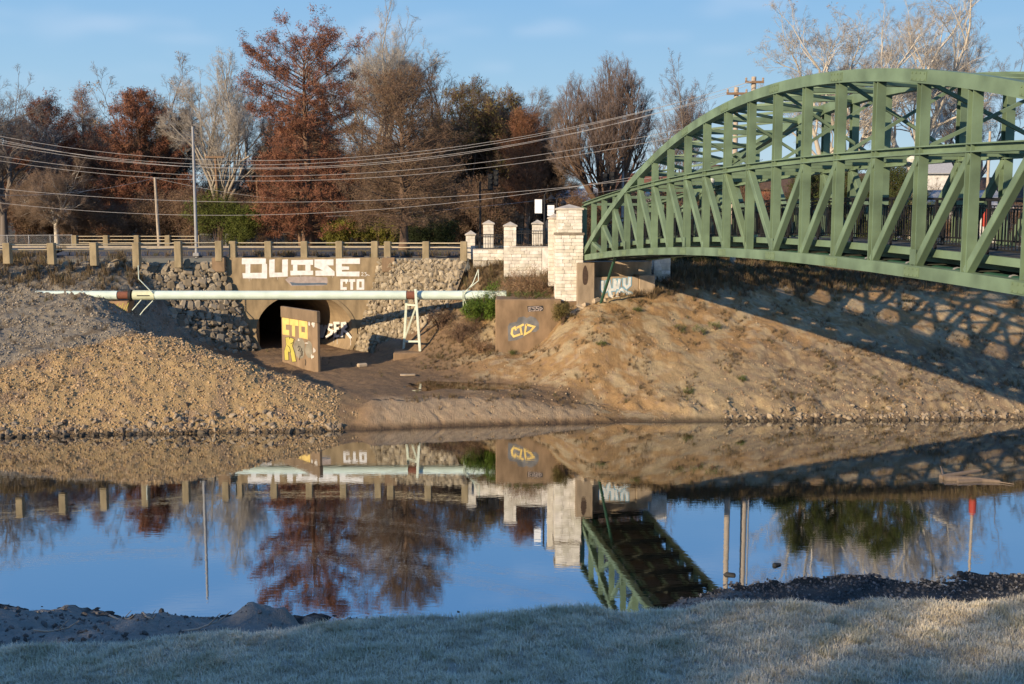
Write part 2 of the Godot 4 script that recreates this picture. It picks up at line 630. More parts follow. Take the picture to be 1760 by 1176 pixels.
func build_near_bank() -> void:
	var b := Buf.new()
	var xs := PackedFloat32Array()
	var x := -60.0
	while x <= 60.0:
		xs.append(x)
		x += 0.1 if absf(x) < 15.0 else 1.0
	var ds := PackedFloat32Array()
	var d := -60.0
	while d < 28.0:
		ds.append(d)
		d += 4.0 if d < 0.0 else 0.6 if d < 12.0 else 0.1
	for dd in ds:
		for xx in xs:
			var h := near_h(xx, dd)
			var n2 := noise.get_noise_2d(xx * 6.0 + 3.0, dd * 6.0) * 0.5 + 0.5
			var grassy := smooth(0.5, -0.2, dd - lip_at(xx) + (n2 - 0.5) * 0.8)
			var c := Color(0.26, 0.24, 0.205).lerp(Color(0.36, 0.335, 0.29), n2)
			c = c.lerp(Color(0.075, 0.073, 0.073), smooth(4.0, 6.0, xx) * 0.85)
			c = c.lerp(Color(0.5, 0.45, 0.36), grassy)
			c = c.lerp(Color(0.03, 0.028, 0.025), smooth(0.12, 0.02, h))
			b.tint = c
			b.vert(Vector3(xx, h, -dd), Vector3.UP)
	var nx := xs.size()
	for j in ds.size():
		for i in nx:
			var i0 := maxi(i - 1, 0)
			var i1 := mini(i + 1, nx - 1)
			var j0 := maxi(j - 1, 0)
			var j1 := mini(j + 1, ds.size() - 1)
			var gx := (b.v[j * nx + i1].y - b.v[j * nx + i0].y) / (xs[i1] - xs[i0])
			var gz := (b.v[j1 * nx + i].y - b.v[j0 * nx + i].y) / (ds[j1] - ds[j0])
			b.n[j * nx + i] = Vector3(-gx, 1.0, gz).normalized()
			if j < ds.size() - 1 and i < nx - 1:
				var k := j * nx + i
				b.ix.append_array([k, k + nx, k + 1, k + 1, k + nx, k + nx + 1])
	part("near_shore", b, vmat(0.93, "grain", 1.1, 3.0, "clod"), null, "structure")


func build_plain() -> void:   # the level land behind the banks, out to the horizon
	var b := Buf.new()
	var xs := [-900.0, -300.0, -120.0, -60.0, -30.0, 0.0, 30.0, 60.0, 120.0, 300.0, 900.0]
	var ds := [65.0, 75.0, 85.0, 95.0, 110.0, 140.0, 200.0, 400.0, 1200.0]
	for d in ds:
		for x in xs:
			b.tint = Color(0.13, 0.1, 0.055)
			b.vert(Vector3(x, 6.5 + (0.0 if d < 130.0 else (d - 110.0) * 0.02), -d), Vector3.UP)
	for j in ds.size() - 1:
		for i in xs.size() - 1:
			var k: int = j * xs.size() + i
			var n: int = xs.size()
			b.ix.append_array([k, k + n, k + 1, k + 1, k + n, k + n + 1])
	part("ground", b, vmat(0.95, "blotch", 0.15), null, "structure")
	# the street: a kerbed strip of asphalt with a walk on each side
	var r := Buf.new()
	r.box(Transform3D(Basis(), Vector3(-5, 6.49, -72.4)), Vector3(180, 0.1, 17.6))
	part("road", r, mat(0.085, 0.085, 0.09, 0.85, "grain", 0.6), null, "structure")
	var s := Buf.new()
	s.box(Transform3D(Basis(), Vector3(-5, 6.54, -81.9)), Vector3(180, 0.22, 1.3))
	part("pavement", s, mat(0.4, 0.34, 0.25, 0.9, "grain", 0.5), null, "structure")
	for k in 2:
		var l := Buf.new()
		l.box(Transform3D(Basis(), Vector3(-5, 6.5445, -73.2 - 0.3 * k)), Vector3(180, 0.003, 0.12))
		part("road_marking", l, mat(0.55, 0.4, 0.06, 0.8, "grain", 0.8), null, "structure")


func build_water() -> void:
	var b := Buf.new()
	b.quad(Vector3(-200, 0, -17), Vector3(200, 0, -17), Vector3(200, 0, -58), Vector3(-200, 0, -58))
	var m := StandardMaterial3D.new()
	m.albedo_color = Color(0.46, 0.50, 0.55).linear_to_srgb()
	m.metallic = 1.0
	m.roughness = 0.015
	m.heightmap_enabled = true
	m.heightmap_texture = T["ripple"]
	m.heightmap_scale = 0.03
	m.uv1_triplanar = true
	m.uv1_world_triplanar = true
	m.uv1_scale = Vector3(0.16, 0.16, 0.5)
	part("water", b, m, null, "structure")
	# the shallow run of water across the mud
	var p := Buf.new()
	p.quad(Vector3(-6.3, 0.935, -49.3), Vector3(1.2, 0.935, -49.3), Vector3(1.2, 0.935, -52.8), Vector3(-6.3, 0.935, -52.8))   # the mud rises through its edges
	var pm: StandardMaterial3D = m.duplicate()
	pm.albedo_color = Color(0.2, 0.17, 0.14).linear_to_srgb()
	part("puddle", p, pm, null, "structure")


# ------------------------------------------------------------------ loose stones, clods and grass
func rock_mesh(s: int, rough := 0.25) -> ArrayMesh:
	var r := dice(s)
	var b := Buf.new()
	var pts := []
	for p in [Vector3.RIGHT, Vector3.UP, Vector3.BACK, Vector3.LEFT, Vector3.DOWN, Vector3.FORWARD]:
		pts.append(p)
	var faces := [[0, 1, 2], [0, 2, 4], [0, 4, 5], [0, 5, 1], [3, 2, 1], [3, 4, 2], [3, 5, 4], [3, 1, 5]]
	var mids := {}
	var out := []
	for f in faces:
		var e := []
		for k in 3:
			var i: int = mini(f[k], f[(k + 1) % 3])
			var j: int = maxi(f[k], f[(k + 1) % 3])
			var key := i * 10 + j
			if not mids.has(key):
				pts.append((pts[i] + pts[j]).normalized())
				mids[key] = pts.size() - 1
			e.append(mids[key])
		out.append_array([[f[0], e[0], e[2]], [f[1], e[1], e[0]], [f[2], e[2], e[1]], [e[0], e[1], e[2]]])
	for i in pts.size():
		pts[i] = pts[i] * r.randf_range(1.0 - rough, 1.0 + rough) * 0.5
	for f in out:
		b.trio(pts[f[0]], pts[f[1]], pts[f[2]], Vector3.ZERO)
	return b.mesh()


func scatter_rocks(called: String, label: String, count: int, s: int, place: Callable, lo: float, hi: float, tint: Callable, category := "stones") -> void:
	var r := dice(s)
	var tf := []
	var cols := []
	var tries := 0
	while tf.size() < count and tries < count * 8:
		tries += 1
		var p: Vector3 = place.call(r)
		if p.y < -50.0:
			continue
		var sz := lo + (hi - lo) * pow(r.randf(), 3.0)
		var bs := Basis.from_euler(Vector3(r.randf() * TAU, r.randf() * TAU, r.randf() * TAU)) * Basis.from_scale(Vector3(sz * r.randf_range(0.7, 1.3), sz * r.randf_range(0.5, 0.9), sz * r.randf_range(0.7, 1.2)))
		tf.append(Transform3D(bs, p + Vector3(0, sz * 0.08, 0)))
		cols.append(tint.call(r, p))
	var o := swarm(called, rock_mesh(s + 5, 0.3), vmat(0.95), tf, cols)
	tag(o, label, category, "", "stuff")


func on_bank(x: float, d: float) -> Vector3:
	return Vector3(x, bank_h(x, d), -d)


func build_rubble() -> void:
	scatter_rocks("clods", "tan clods and stones covering the sunlit spoil heap left of the culvert", 26000, 11,
		func(r):
			var x: float = r.randf_range(-29, -6.5)
			var d: float = r.randf_range(43, 51)
			var p := on_bank(x, d)
			return p if heap(x, d) > 0.4 and p.y > -0.1 else Vector3(0, -99, 0),
		0.02, 0.12, func(r, p): return Color(0.44, 0.305, 0.16).lerp(Color(0.34, 0.235, 0.135), r.randf()).lerp(Color(0.5, 0.38, 0.25), 0.6 * float(r.randf() < 0.2)) * smooth(-0.1, 0.35, p.y + 0.12))
	scatter_rocks("gravel", "grey broken stones on the slope behind the tan heap", 14000, 12,
		func(r):
			var x: float = r.randf_range(-29, -14.5)
			var d: float = r.randf_range(47, 60)
			var p := on_bank(x, d)
			return p if heap(x, d) < 0.3 and p.y > 1.6 and p.y < 5.9 and noise.get_noise_2d(x * 1.4, d * 1.4) > -0.18 else Vector3(0, -99, 0),
		0.02, 0.13, func(r, _p): return Color(0.37, 0.315, 0.235).lerp(Color(0.22, 0.185, 0.14), r.randf()))
	scatter_rocks("bank_stones", "pale stones and crumbs of earth lying on the right bank", 5500, 13,
		func(r):
			var x: float = r.randf_range(-2, 29)
			var d: float = r.randf_range(46, 60)
			var p := on_bank(x, d)
			return p if p.y > 0.05 and r.randf() < 0.25 + smooth(3.0, 0.4, p.y) * smooth(6.0, 16.0, x) + 0.5 * float(noise.get_noise_2d(x * 2.0 + 5.0, d * 2.0) > 0.25) else Vector3(0, -99, 0),
		0.025, 0.11, func(r, _p): return Color(0.42, 0.31, 0.19).lerp(Color(0.26, 0.17, 0.1), r.randf()))
	scatter_rocks("shore_cobbles", "cobbles along the far waterline at the foot of the banks", 2600, 14,
		func(r):
			var x: float = r.randf_range(-28, 29)
			var d: float = along(SHORE, x) + absf(r.randfn(0.0, 0.45)) - 0.15
			var p := on_bank(x, d)
			return p if (x > 9.0 or x < -7.0) and p.y > -0.15 and p.y < 1.0 else Vector3(0, -99, 0),
		0.05, 0.3, func(r, p): return Color(0.36, 0.29, 0.2).lerp(Color(0.14, 0.105, 0.075), r.randf()) * (0.35 if p.y < 0.05 else 1.0))
	scatter_rocks("debris_stones", "dark stones and slag spread over the near shore on the right", 9000, 15,
		func(r):
			var x: float = r.randf_range(3.2, 16)
			var d: float = r.randf_range(20.5, 26.6)
			var h := near_h(x, d)
			return Vector3(x, h, -d) if h > -0.03 - 0.05 * r.randf() and h < 1.2 and x > 3.4 + (25.0 - d) * 0.1 else Vector3(0, -99, 0),
		0.015, 0.1, func(r, _p): return Color(0.085, 0.083, 0.083).lerp(Color(0.27, 0.26, 0.25), pow(r.randf(), 2.5)))
	scatter_rocks("mud_lumps", "grey mud lumps and stones on the near shore at the left", 1600, 16,
		func(r):
			var x: float = r.randf_range(-13, -1.5)
			var d: float = r.randf_range(18.0, 23.5)
			var h := near_h(x, d)
			return Vector3(x, h, -d) if h > 0.02 else Vector3(0, -99, 0),
		0.02, 0.13, func(r, _p): return Color(0.1, 0.09, 0.08).lerp(Color(0.2, 0.19, 0.175), pow(r.randf(), 2.0)))


func tuft_mesh(s: int, blades: int, h: float, spread: float, w: float) -> ArrayMesh:
	var r := dice(s)
	var b := Buf.new()
	for i in blades:
		var a := r.randf() * TAU
		var base := Vector3(cos(a), 0, sin(a)) * spread * r.randf() * 0.5
		var lean := Vector3(cos(a + r.randf_range(-1, 1)), 0, sin(a + r.randf_range(-1, 1))) * r.randf_range(0.1, 0.8)
		var l := h * r.randf_range(0.5, 1.1)
		var side := Vector3(-sin(a), 0, cos(a)) * w
		var g := r.randf_range(0.75, 1.15)
		b.tint = Color(g, g, g * r.randf_range(0.85, 1.0))
		var m := base + (Vector3.UP + lean * 0.4) * l * 0.55
		var e := base + (Vector3.UP * 0.8 + lean) * l
		var nn := (side.cross(e - base).normalized() + Vector3(0, 0.25, 0)).normalized()
		var k := b.vert(base - side, nn)
		b.vert(base + side, nn)
		b.vert(m + side * 0.8, nn)
		b.vert(m - side * 0.8, nn)
		b.vert(e, nn)
		b.ix.append_array([k, k + 2, k + 1, k, k + 3, k + 2, k + 3, k + 4, k + 2])
	return b.mesh()


func build_grass() -> void:
	var r := dice(21)
	var tf := []
	var cols := []
	for i in 46000:
		var x := r.randf_range(-10.5, 10.5)
		var d := r.randf_range(12.6, 18.2)
		if i > 38000:
			x = r.randf_range(-24, 24)
			d = r.randf_range(9.5, 18.2)
		var n := noise.get_noise_2d(x * 2.2 + 200.0, d * 2.2)
		var lip := lip_at(x) + 0.1
		if d > lip - 0.1 + n * 0.4 + (0.35 if x < -4.0 else 0.5) * r.randf():
			continue
		var s := r.randf_range(0.7, 1.25) * (0.95 + n * 0.3)
		tf.append(Transform3D(Basis(Vector3.UP, r.randf() * TAU).scaled(Vector3(s, s * r.randf_range(0.6, 1.0), s)), Vector3(x, near_h(x, d) - 0.01, -d)))
		var c := Color(0.93, 0.84, 0.68).lerp(Color(0.78, 0.66, 0.5), r.randf())
		if n > 0.22:
			c = c.lerp(Color(0.36, 0.34, 0.2), smooth(0.22, 0.4, n) * 0.5)
		if n < -0.3:
			c = c.lerp(Color(0.48, 0.4, 0.28), 0.5)
		cols.append(c)
	var o := swarm("grass", tuft_mesh(3, 13, 0.125, 0.16, 0.0035), vmat(0.85), tf, cols)
	tag(o, "frosty dry grass on the near terrace in front of the river", "grass", "", "stuff")
	# dry weeds on the far banks
	tf = []
	cols = []
	for i in 42000:
		var x := r.randf_range(-29.0, 29.0)
		var d := r.randf_range(45.0, 64.5)
		if behind_walls(x, d):
			if d < 63.6 or r.randf() < 0.5:
				continue
		var h := bank_h(x, d)
		var n := noise.get_noise_2d(x * 1.5 + 300.0, d * 1.5)
		var dense := smooth(4.6, 5.6, h) * 0.9 + smooth(0.12, 0.35, n) * smooth(0.3, 0.9, h) * 0.75
		dense += smooth(9.0, 15.0, x) * smooth(3.4, 1.2, h) * 0.55 * smooth(-0.3, 0.3, n)
		if x < -15.0:
			dense *= 0.4
		if x > -4.5 and x < -0.8 and d > 54.6:
			dense = maxf(dense, 0.9)
		if x > -17.0 and x < -4.6 and d < 63.5:
			dense *= 0.04
		if x > -1.0 and x < 3.2 and d > 55.5:
			dense = 0.8
		if r.randf() > dense or h < 0.15:
			continue
		var s := r.randf_range(0.4, 1.2) * (0.6 + smooth(4.0, 5.6, h) * 0.8)
		tf.append(Transform3D(Basis(Vector3.UP, r.randf() * TAU).scaled(Vector3(s, s, s)), Vector3(x, h - 0.02, -d)))
		cols.append(Color(0.25, 0.18, 0.1).lerp(Color(0.16, 0.115, 0.075), r.randf()).lerp(Color(0.12, 0.12, 0.05), 0.7 * float(r.randf() < 0.12)))
	o = swarm("dry_weeds", tuft_mesh(4, 18, 0.42, 0.3, 0.007), vmat(0.9), tf, cols)
	tag(o, "dry brown weeds growing over the far banks", "weeds", "", "stuff")


# ------------------------------------------------------------------ painted lettering: thin sheets laid on a wall
func sheets(polys: Array, at: Callable, lift := 0.0) -> Buf:   # polygons in drawing units, at(x, y, lift) -> world
	var b := Buf.new()
	for pl in polys:
		var pv := PackedVector2Array()
		for q in pl:
			pv.append(Vector2(q[0], q[1]))
		var tr := Geometry2D.triangulate_polygon(pv)
		for i in range(0, tr.size(), 3):
			var p: Vector3 = at.call(pv[tr[i]].x, pv[tr[i]].y, lift)
			var q2: Vector3 = at.call(pv[tr[i + 1]].x, pv[tr[i + 1]].y, lift)
			var r: Vector3 = at.call(pv[tr[i + 2]].x, pv[tr[i + 2]].y, lift)
			b.trio(p, q2, r, (p + q2 + r) / 3.0 + (Vector3(0, 0, -1) - Vector3(0, EYE, 0)).normalized() * 0.0 + ((p + q2 + r) / 3.0 - Vector3(0, EYE, 0)).normalized())
	return b


func strokes(lines: Array, width: float, at: Callable, lift: float, step := 0.0012) -> Buf:   # each line a mitred ribbon, laid a hair above the one before
	var b := Buf.new()
	var z := lift
	for ln in lines:
		var pts := []
		for q in ln:
			pts.append(Vector2(q[0], q[1]))
		var l := []
		var r := []
		for i in pts.size():
			var d0: Vector2 = (pts[i] - pts[maxi(i - 1, 0)]).normalized()
			var d1: Vector2 = (pts[mini(i + 1, pts.size() - 1)] - pts[i]).normalized()
			var t := (d0 + d1).normalized()
			if t == Vector2():
				t = d1
			var nn := Vector2(-t.y, t.x)
			var dd := d1 if i < pts.size() - 1 else d0
			var k := width * 0.5 / maxf(0.5, absf(nn.dot(Vector2(-dd.y, dd.x))))
			var ext := t * width * 0.35 * (-1.0 if i == 0 else 1.0 if i == pts.size() - 1 else 0.0)
			l.append(pts[i] + nn * k + ext)
			r.append(pts[i] - nn * k + ext)
		for i in pts.size() - 1:
			var n := 3
			for s in n:
				var f := float(s) / n
				var g := float(s + 1) / n
				var a: Vector3 = at.call(lerpf(l[i].x, l[i + 1].x, f), lerpf(l[i].y, l[i + 1].y, f), z)
				var c: Vector3 = at.call(lerpf(l[i].x, l[i + 1].x, g), lerpf(l[i].y, l[i + 1].y, g), z)
				var d: Vector3 = at.call(lerpf(r[i].x, r[i + 1].x, g), lerpf(r[i].y, r[i + 1].y, g), z)
				var e: Vector3 = at.call(lerpf(r[i].x, r[i + 1].x, f), lerpf(r[i].y, r[i + 1].y, f), z)
				var m := (a + c + d + e) * 0.25
				b.quado(a, c, d, e, m + (m - Vector3(0, EYE, 0)).normalized())
		z += step
	return b


func oval(cx: float, cy: float, rx: float, ry: float, n := 18, wob := 0.0) -> Array:
	var o := []
	for i in n:
		var a := TAU * i / n
		var k := 1.0 + wob * sin(a * 3.0 + cx) + wob * 0.6 * sin(a * 5.0 + cy)
		o.append([cx + cos(a) * rx * k, cy + sin(a) * ry * k])
	return o


func rect(x0: float, y0: float, x1: float, y1: float) -> Array:
	return [[x0, y0], [x1, y0], [x1, y1], [x0, y1]]


# ------------------------------------------------------------------ guard rails
func rail_post(at: Vector3, tall: float, parent: Node3D, m: Material) -> void:
	var b := Buf.new()
	b.bbox(Transform3D(Basis(), at + Vector3(0, tall * 0.5, 0)), Vector3(0.38, tall, 0.36), 0.025)
	part("post", b, m, parent)


func guard_rail(called: String, label: String, tops: Array, lens: Array, drop: Array, group := "concrete post guard rails") -> Node3D:
	var o := thing(called, tops[0] - Vector3(0, lens[0], 0), label, "guard rail", group)
	for i in tops.size():
		rail_post(tops[i] - Vector3(0, lens[i], 0), lens[i], o, mats.post)
	for k in drop.size():
		for i in tops.size() - 1:
			var b := Buf.new()
			b.tube([tops[i] - Vector3(0, drop[k], 0), tops[i + 1] - Vector3(0, drop[k], 0)], [0.035, 0.035], 6)
			part("rail", b, mats.rail, o)
	return o


# ------------------------------------------------------------------ culvert
const CUL := Vector2(-11.75, 2.27)
const CULD := 62.4
const SKEW := 0.62


func barrel(a: float, u: float, k := 1.0) -> Vector3:
	return Vector3(CUL.x + 2.76 * k * cos(a) - SKEW * u, CUL.y + 2.2 * k * sin(a), -(CULD + u))


func barrel_hit(x: float, y: float, lift: float) -> Vector3:   # where a point of the lettering lands on the barrel's right side
	var lo := 0.0
	var hi := 9.0
	for i in 40:
		var u := (lo + hi) * 0.5
		var p := spot(x, y, CULD + u)
		var f := pow((p.x - CUL.x + SKEW * u) / 2.76, 2) + pow((p.y - CUL.y) / 2.2, 2)
		if f < 1.0:
			lo = u
		else:
			hi = u
	var q := spot(x, y, CULD + lo)
	var inward := (Vector3(CUL.x - SKEW * lo, CUL.y, q.z) - q).normalized()
	return q + inward * lift


func build_culvert() -> void:
	var o := thing("culvert", Vector3(-11.75, 1.0, -62.4), "concrete culvert headwall with a dark round opening and big white painted letters DUOSE", "culvert")
	var b := Buf.new()
	var n := 56
	var x0 := -16.1
	var x1 := -7.5
	var y0 := 0.2
	var y1 := 6.49
	var edge := func(a: float) -> Vector3:
		var c := cos(a)
		var s := sin(a)
		var t := 99.0
		if c > 1e-6: t = minf(t, (x1 - CUL.x) / c)
		if c < -1e-6: t = minf(t, (x0 - CUL.x) / c)
		if s > 1e-6: t = minf(t, (y1 - CUL.y) / s)
		if s < -1e-6: t = minf(t, (y0 - CUL.y) / s)
		return Vector3(CUL.x + c * t, CUL.y + s * t, -CULD)
	var angs := []
	for i in n:
		angs.append(TAU * i / n)
	for q in [[x1, y1], [x0, y1], [x0, y0], [x1, y0]]:
		angs.append(fposmod(atan2(q[1] - CUL.y, q[0] - CUL.x), TAU))
	angs.sort()
	for i in angs.size():
		var a: float = angs[i]
		var c: float = angs[(i + 1) % angs.size()]
		var m: Vector3 = (barrel(a, 0.0) + barrel(c, 0.0) + edge.call(a) + edge.call(c)) * 0.25 + Vector3(0, 0, -1)
		b.quado(barrel(a, 0.0), edge.call(a), edge.call(c), barrel(c, 0.0), m)
	b.box(Transform3D(Basis(), Vector3(-11.8, 6.24, -62.66)), Vector3(8.6, 0.497, 0.5))
	b.box(Transform3D(Basis(), Vector3(-15.3, 3.4, -62.76)), Vector3(1.6, 6.1, 0.7))
	b.box(Transform3D(Basis(), Vector3(-8.3, 3.4, -62.76)), Vector3(1.6, 6.1, 0.7))
	part("headwall", b, mats.headwall, o)
	b = Buf.new()
	for i in n:
		for k in 10:
			var a := TAU * i / n
			var c := TAU * (i + 1) / n
			var u := 0.003 + k * 1.4
			var w := u + 1.4
			var mid := barrel(a, u).lerp(barrel(c, w), 0.5)
			var ctr := Vector3(CUL.x - SKEW * (u + w) / 2, CUL.y, mid.z)
			b.quado(barrel(a, u), barrel(c, u), barrel(c, w), barrel(a, w), mid + (mid - ctr))
	part("barrel", b, mats.barrel, o)
	b = Buf.new()
	var back := []
	for i in n:
		back.append(barrel(TAU * i / n, 14.0))
	for i in n:
		b.quado(back[i], back[(i + 1) % n], barrel(0, 14.0, 0.0), barrel(0, 14.0, 0.0), back[0] + Vector3(0, 0, -5))
	part("end_wall", b, mats.barrel, o)
	b = Buf.new()
	for i in n:
		var a := TAU * i / n
		var c := TAU * (i + 1) / n
		for s in [[1.0, 1.075]]:
			var z := Vector3(0, 0, 0.05)
			b.quado(barrel(a, 0, s[0]) + z, barrel(c, 0, s[0]) + z, barrel(c, 0, s[1]) + z, barrel(a, 0, s[1]) + z, barrel(a, 0) + Vector3(0, 0, -1))
			b.quado(barrel(a, 0, s[1]), barrel(c, 0, s[1]), barrel(c, 0, s[1]) + z, barrel(a, 0, s[1]) + z, Vector3(CUL.x, CUL.y, -CULD))
			b.quado(barrel(a, 0, s[0]), barrel(c, 0, s[0]), barrel(c, 0, s[0]) + z, barrel(a, 0, s[0]) + z, barrel(a, 0, 2.0))
	part("collar", b, mats.headwall, o)
	b = Buf.new()
	var ff := [barrel(PI, 0.1), barrel(0, 0.1), barrel(0, 13.9), barrel(PI, 13.9)]
	for i in 4:
		ff[i].y = 1.22 + 0.02 * i
	b.quado(ff[0], ff[1], ff[2], ff[3], Vector3(-13, -5, -66))
	part("silt_floor", b, mats.mud, o)
	# posts and rails along the top of the headwall
	var tops := []
	for x in [400.0, 461.0, 523.0, 583.0, 644.0]:
		var p := spot(x, 414.5, 62.62)
		tops.append(p)
		rail_post(Vector3(p.x, 6.47, p.z), p.y - 6.47, o, mats.post)
	for dy in [0.1, 0.34]:
		for i in 4:
			b = Buf.new()
			b.tube([tops[i] - Vector3(0, dy, 0), tops[i + 1] - Vector3(0, dy, 0)], [0.032, 0.032], 6)
			part("rail", b, mats.rail, o)
	# the writing, as it stands on the wall (drawn in sixths of a view unit)
	var at := func(x: float, y: float, l: float) -> Vector3:
		var p := spot(400.0 + x / 6.77, 430.0 + y / 6.775, CULD)
		return p + Vector3(0, 0, 0.004 + l)
	var white := [
		[[105, 95], [385, 97], [385, 160], [105, 165]], [[148, 164.3], [205, 163.3], [203, 265], [148, 267]], [[340, 160.9], [385, 160], [398, 160], [400, 263], [338, 264]], [[112, 268], [400, 263], [398, 330], [118, 328]],
		[[425, 112], [487, 106], [487, 262], [422, 262]], [[575, 110], [642, 107], [640, 262], [575, 262]], [[422, 262], [640, 262], [640, 308], [428, 316]],
		[[680, 116], [935, 112], [935, 172], [680, 170]], [[700, 170.2], [752, 170.6], [752, 240], [700, 240]], [[845, 171.3], [905, 171.8], [905, 240], [845, 240]], [[668, 240], [935, 240], [935, 290], [672, 294]],
		[[950, 108], [1172, 108], [1172, 178], [1102, 178], [1184, 250], [1184, 298], [962, 298], [962, 240], [1052, 236], [950, 196]],
		[[1200, 100], [1480, 96], [1480, 160], [1200, 160]], [[1200, 160], [1270, 160], [1270, 250], [1200, 250]], [[1270, 190], [1354, 192], [1354, 228], [1270, 230]], [[1202, 250], [1476, 250], [1473, 306], [1206, 304]],
		rect(1252, 338, 1353, 368), rect(1252, 368, 1281, 430), rect(1252, 430, 1326, 462), rect(1312, 368, 1328, 390), rect(1345, 338, 1426, 370), rect(1368, 370, 1400, 462),
		rect(1440, 338, 1530, 366), rect(1440, 366, 1472, 436), rect(1500, 366, 1530, 436), rect(1440, 436, 1530, 462)]
	part("white_letters", sheets(white, at), mats.paint_white, o)
	for q in [[190, 329, 362], [213, 329, 345], [520, 312, 340], [548, 312, 330], [790, 292, 318], [1160, 298, 322], [1300, 462, 476], [1460, 305, 318]]:
		part("paint_drip", strokes([[[q[0], q[1]], [q[0] + 1, q[2]]]], 4.0, at, 0.001), mats.paint_chalk, o)
	part("grey_paint", sheets([[[610, 345], [650, 312], [860, 305], [1100, 318], [1105, 380], [1060, 412], [680, 418]]], at), mats.paint_lilac, o)
	part("blue_paint", sheets([[[662, 372], [760, 384], [1060, 380], [1098, 388], [1096, 404], [1000, 402], [840, 410], [690, 410]]], at, 0.004), mats.paint_blue, o)
	part("small_number", strokes([[[1496, 266], [1512, 258], [1518, 272], [1498, 298], [1522, 298]]], 5.0, at, 0.002), mats.paint_white, o)
	part("small_number", strokes([[[1532, 262], [1552, 260], [1543, 276], [1560, 284], [1590, 297]], [[1560, 284], [1552, 300], [1534, 302]]], 5.0, at, 0.002), mats.paint_white, o)
	# the tag inside the barrel: black shade first, white letters on it
	var z7 := func(x: float, y: float, l: float) -> Vector3: return barrel_hit(470.0 + x / 8.713, 515.0 + y / 8.711, 0.012 + l)
	var tag_lines := [
		[[700, 400], [730, 470], [720, 560]], [[735, 390], [755, 480], [735, 560]], [[790, 395], [745, 540]],
		[[880, 380], [840, 375], [815, 420], [850, 455], [890, 470], [865, 520], [805, 560]],
		[[985, 350], [925, 350], [935, 440], [930, 550], [985, 545]], [[935, 440], [975, 430]],
		[[1030, 550], [1045, 450], [1035, 355], [1080, 350], [1095, 400], [1045, 445], [1110, 500], [1165, 570]]]
	var shade := []
	for ln in tag_lines:
		var s := []
		for q in ln:
			s.append([q[0] + 20, q[1] + 16])
		shade.append(s)
	part("black_shade", strokes(shade, 52.0, z7, 0.0), mats.paint_black, o)
	for q in [[905, 560, 640], [958, 560, 668], [1160, 590, 690], [1195, 520, 660]]:
		part("paint_drip", strokes([[[q[0], q[1]], [q[0] + 2, q[2]]]], 7.0, z7, 0.012), mats.paint_chalk, o)
	part("white_tag", strokes(tag_lines, 38.0, z7, 0.02), mats.paint_white, o)


# ------------------------------------------------------------------ rubble stone wing walls
func stone_wall(label: String, t0: Vector3, t1: Vector3, b0: Vector3, b1: Vector3, rows: int, cols: int, s: int, keep: Callable, lit: Color) -> void:
	var o := thing("stone_wing_wall", (b0 + b1) * 0.5, label, "wall", "rubble stone wing walls")
	var r := dice(s)
	var front := (b1 - b0).cross(t0 - b0).normalized()
	if front.z < 0.0:
		front = -front
	var b := Buf.new()
	for i in 12:
		for j in 8:
			var q := []
			for c in [[0, 0], [1, 0], [1, 1], [0, 1]]:
				var u: float = (i + c[0]) / 12.0
				var v: float = (j + c[1]) / 8.0
				q.append(b0.lerp(b1, u).lerp(t0.lerp(t1, u), v) - front * 0.06)
			b.quado(q[0], q[1], q[2], q[3], (q[0] + q[2]) * 0.5 - front)
	part("mortar", b, mats.mortar, o)
	var meshes := []
	for i in 8:
		var m := Buf.new()
		m.bbox(Transform3D(), Vector3.ONE, 0.2, 0.19, r)
		meshes.append(m.mesh())
	var stone_mats := []
	for i in 6:
		var k := 0.62 + 0.12 * i
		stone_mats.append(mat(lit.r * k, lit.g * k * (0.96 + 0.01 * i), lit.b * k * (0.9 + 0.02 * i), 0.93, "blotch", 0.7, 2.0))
	for j in rows:
		var off := r.randf() * 0.8
		for i in cols:
			var u := (i + 0.2 + off + r.randf_range(-0.16, 0.16)) / cols
			var v := (j + 0.5 + r.randf_range(-0.24, 0.24) + 0.25 * sin(i * 1.7)) / rows
			if u > 1.0 or not keep.call(u, v, r):
				continue
			var p := b0.lerp(b1, u).lerp(t0.lerp(t1, u), v)
			var dx := (b1 - b0).lerp(t1 - t0, v)
			var wide := dx.length() / cols
			dx = dx.normalized()
			var upv := front.cross(dx).normalized()
			if upv.y < 0.0:
				upv = -upv
			var tall := (t0.lerp(t1, u) - b0.lerp(b1, u)).length() / rows
			var bs := Basis(dx, upv, front).rotated(front, r.randf_range(-0.45, 0.45))
			var size := Vector3(wide * r.randf_range(0.6, 1.15), tall * r.randf_range(0.6, 1.05), 0.28 * r.randf_range(0.7, 1.3))
			piece("stone", meshes[r.randi() % 8], Transform3D(bs * Basis.from_scale(size), p + front * r.randf_range(-0.03, 0.06) - o.position), stone_mats[r.randi() % 6], o)
	var tf := []
	var cols_ := []
	for i in 1900:   # chips and small stones wedged between the big ones
		var u := r.randf()
		var v := r.randf()
		if not keep.call(u, v, r):
			continue
		var p := b0.lerp(b1, u).lerp(t0.lerp(t1, u), v)
		var sz := r.randf_range(0.1, 0.27)
		tf.append(Transform3D(Basis.from_euler(Vector3(r.randf() * TAU, r.randf() * TAU, r.randf() * TAU)) * Basis.from_scale(Vector3(sz * 1.4, sz * 0.8, sz)), p + front * r.randf_range(-0.02, 0.06) - o.position))
		var k := r.randf_range(0.6, 1.15)
		cols_.append(Color(lit.r * k, lit.g * k, lit.b * k))
	swarm("small_stones", rock_mesh(s + 7, 0.3), vmat(0.95), tf, cols_, o)


# ------------------------------------------------------------------ coursed limestone blocks
var block_meshes := []


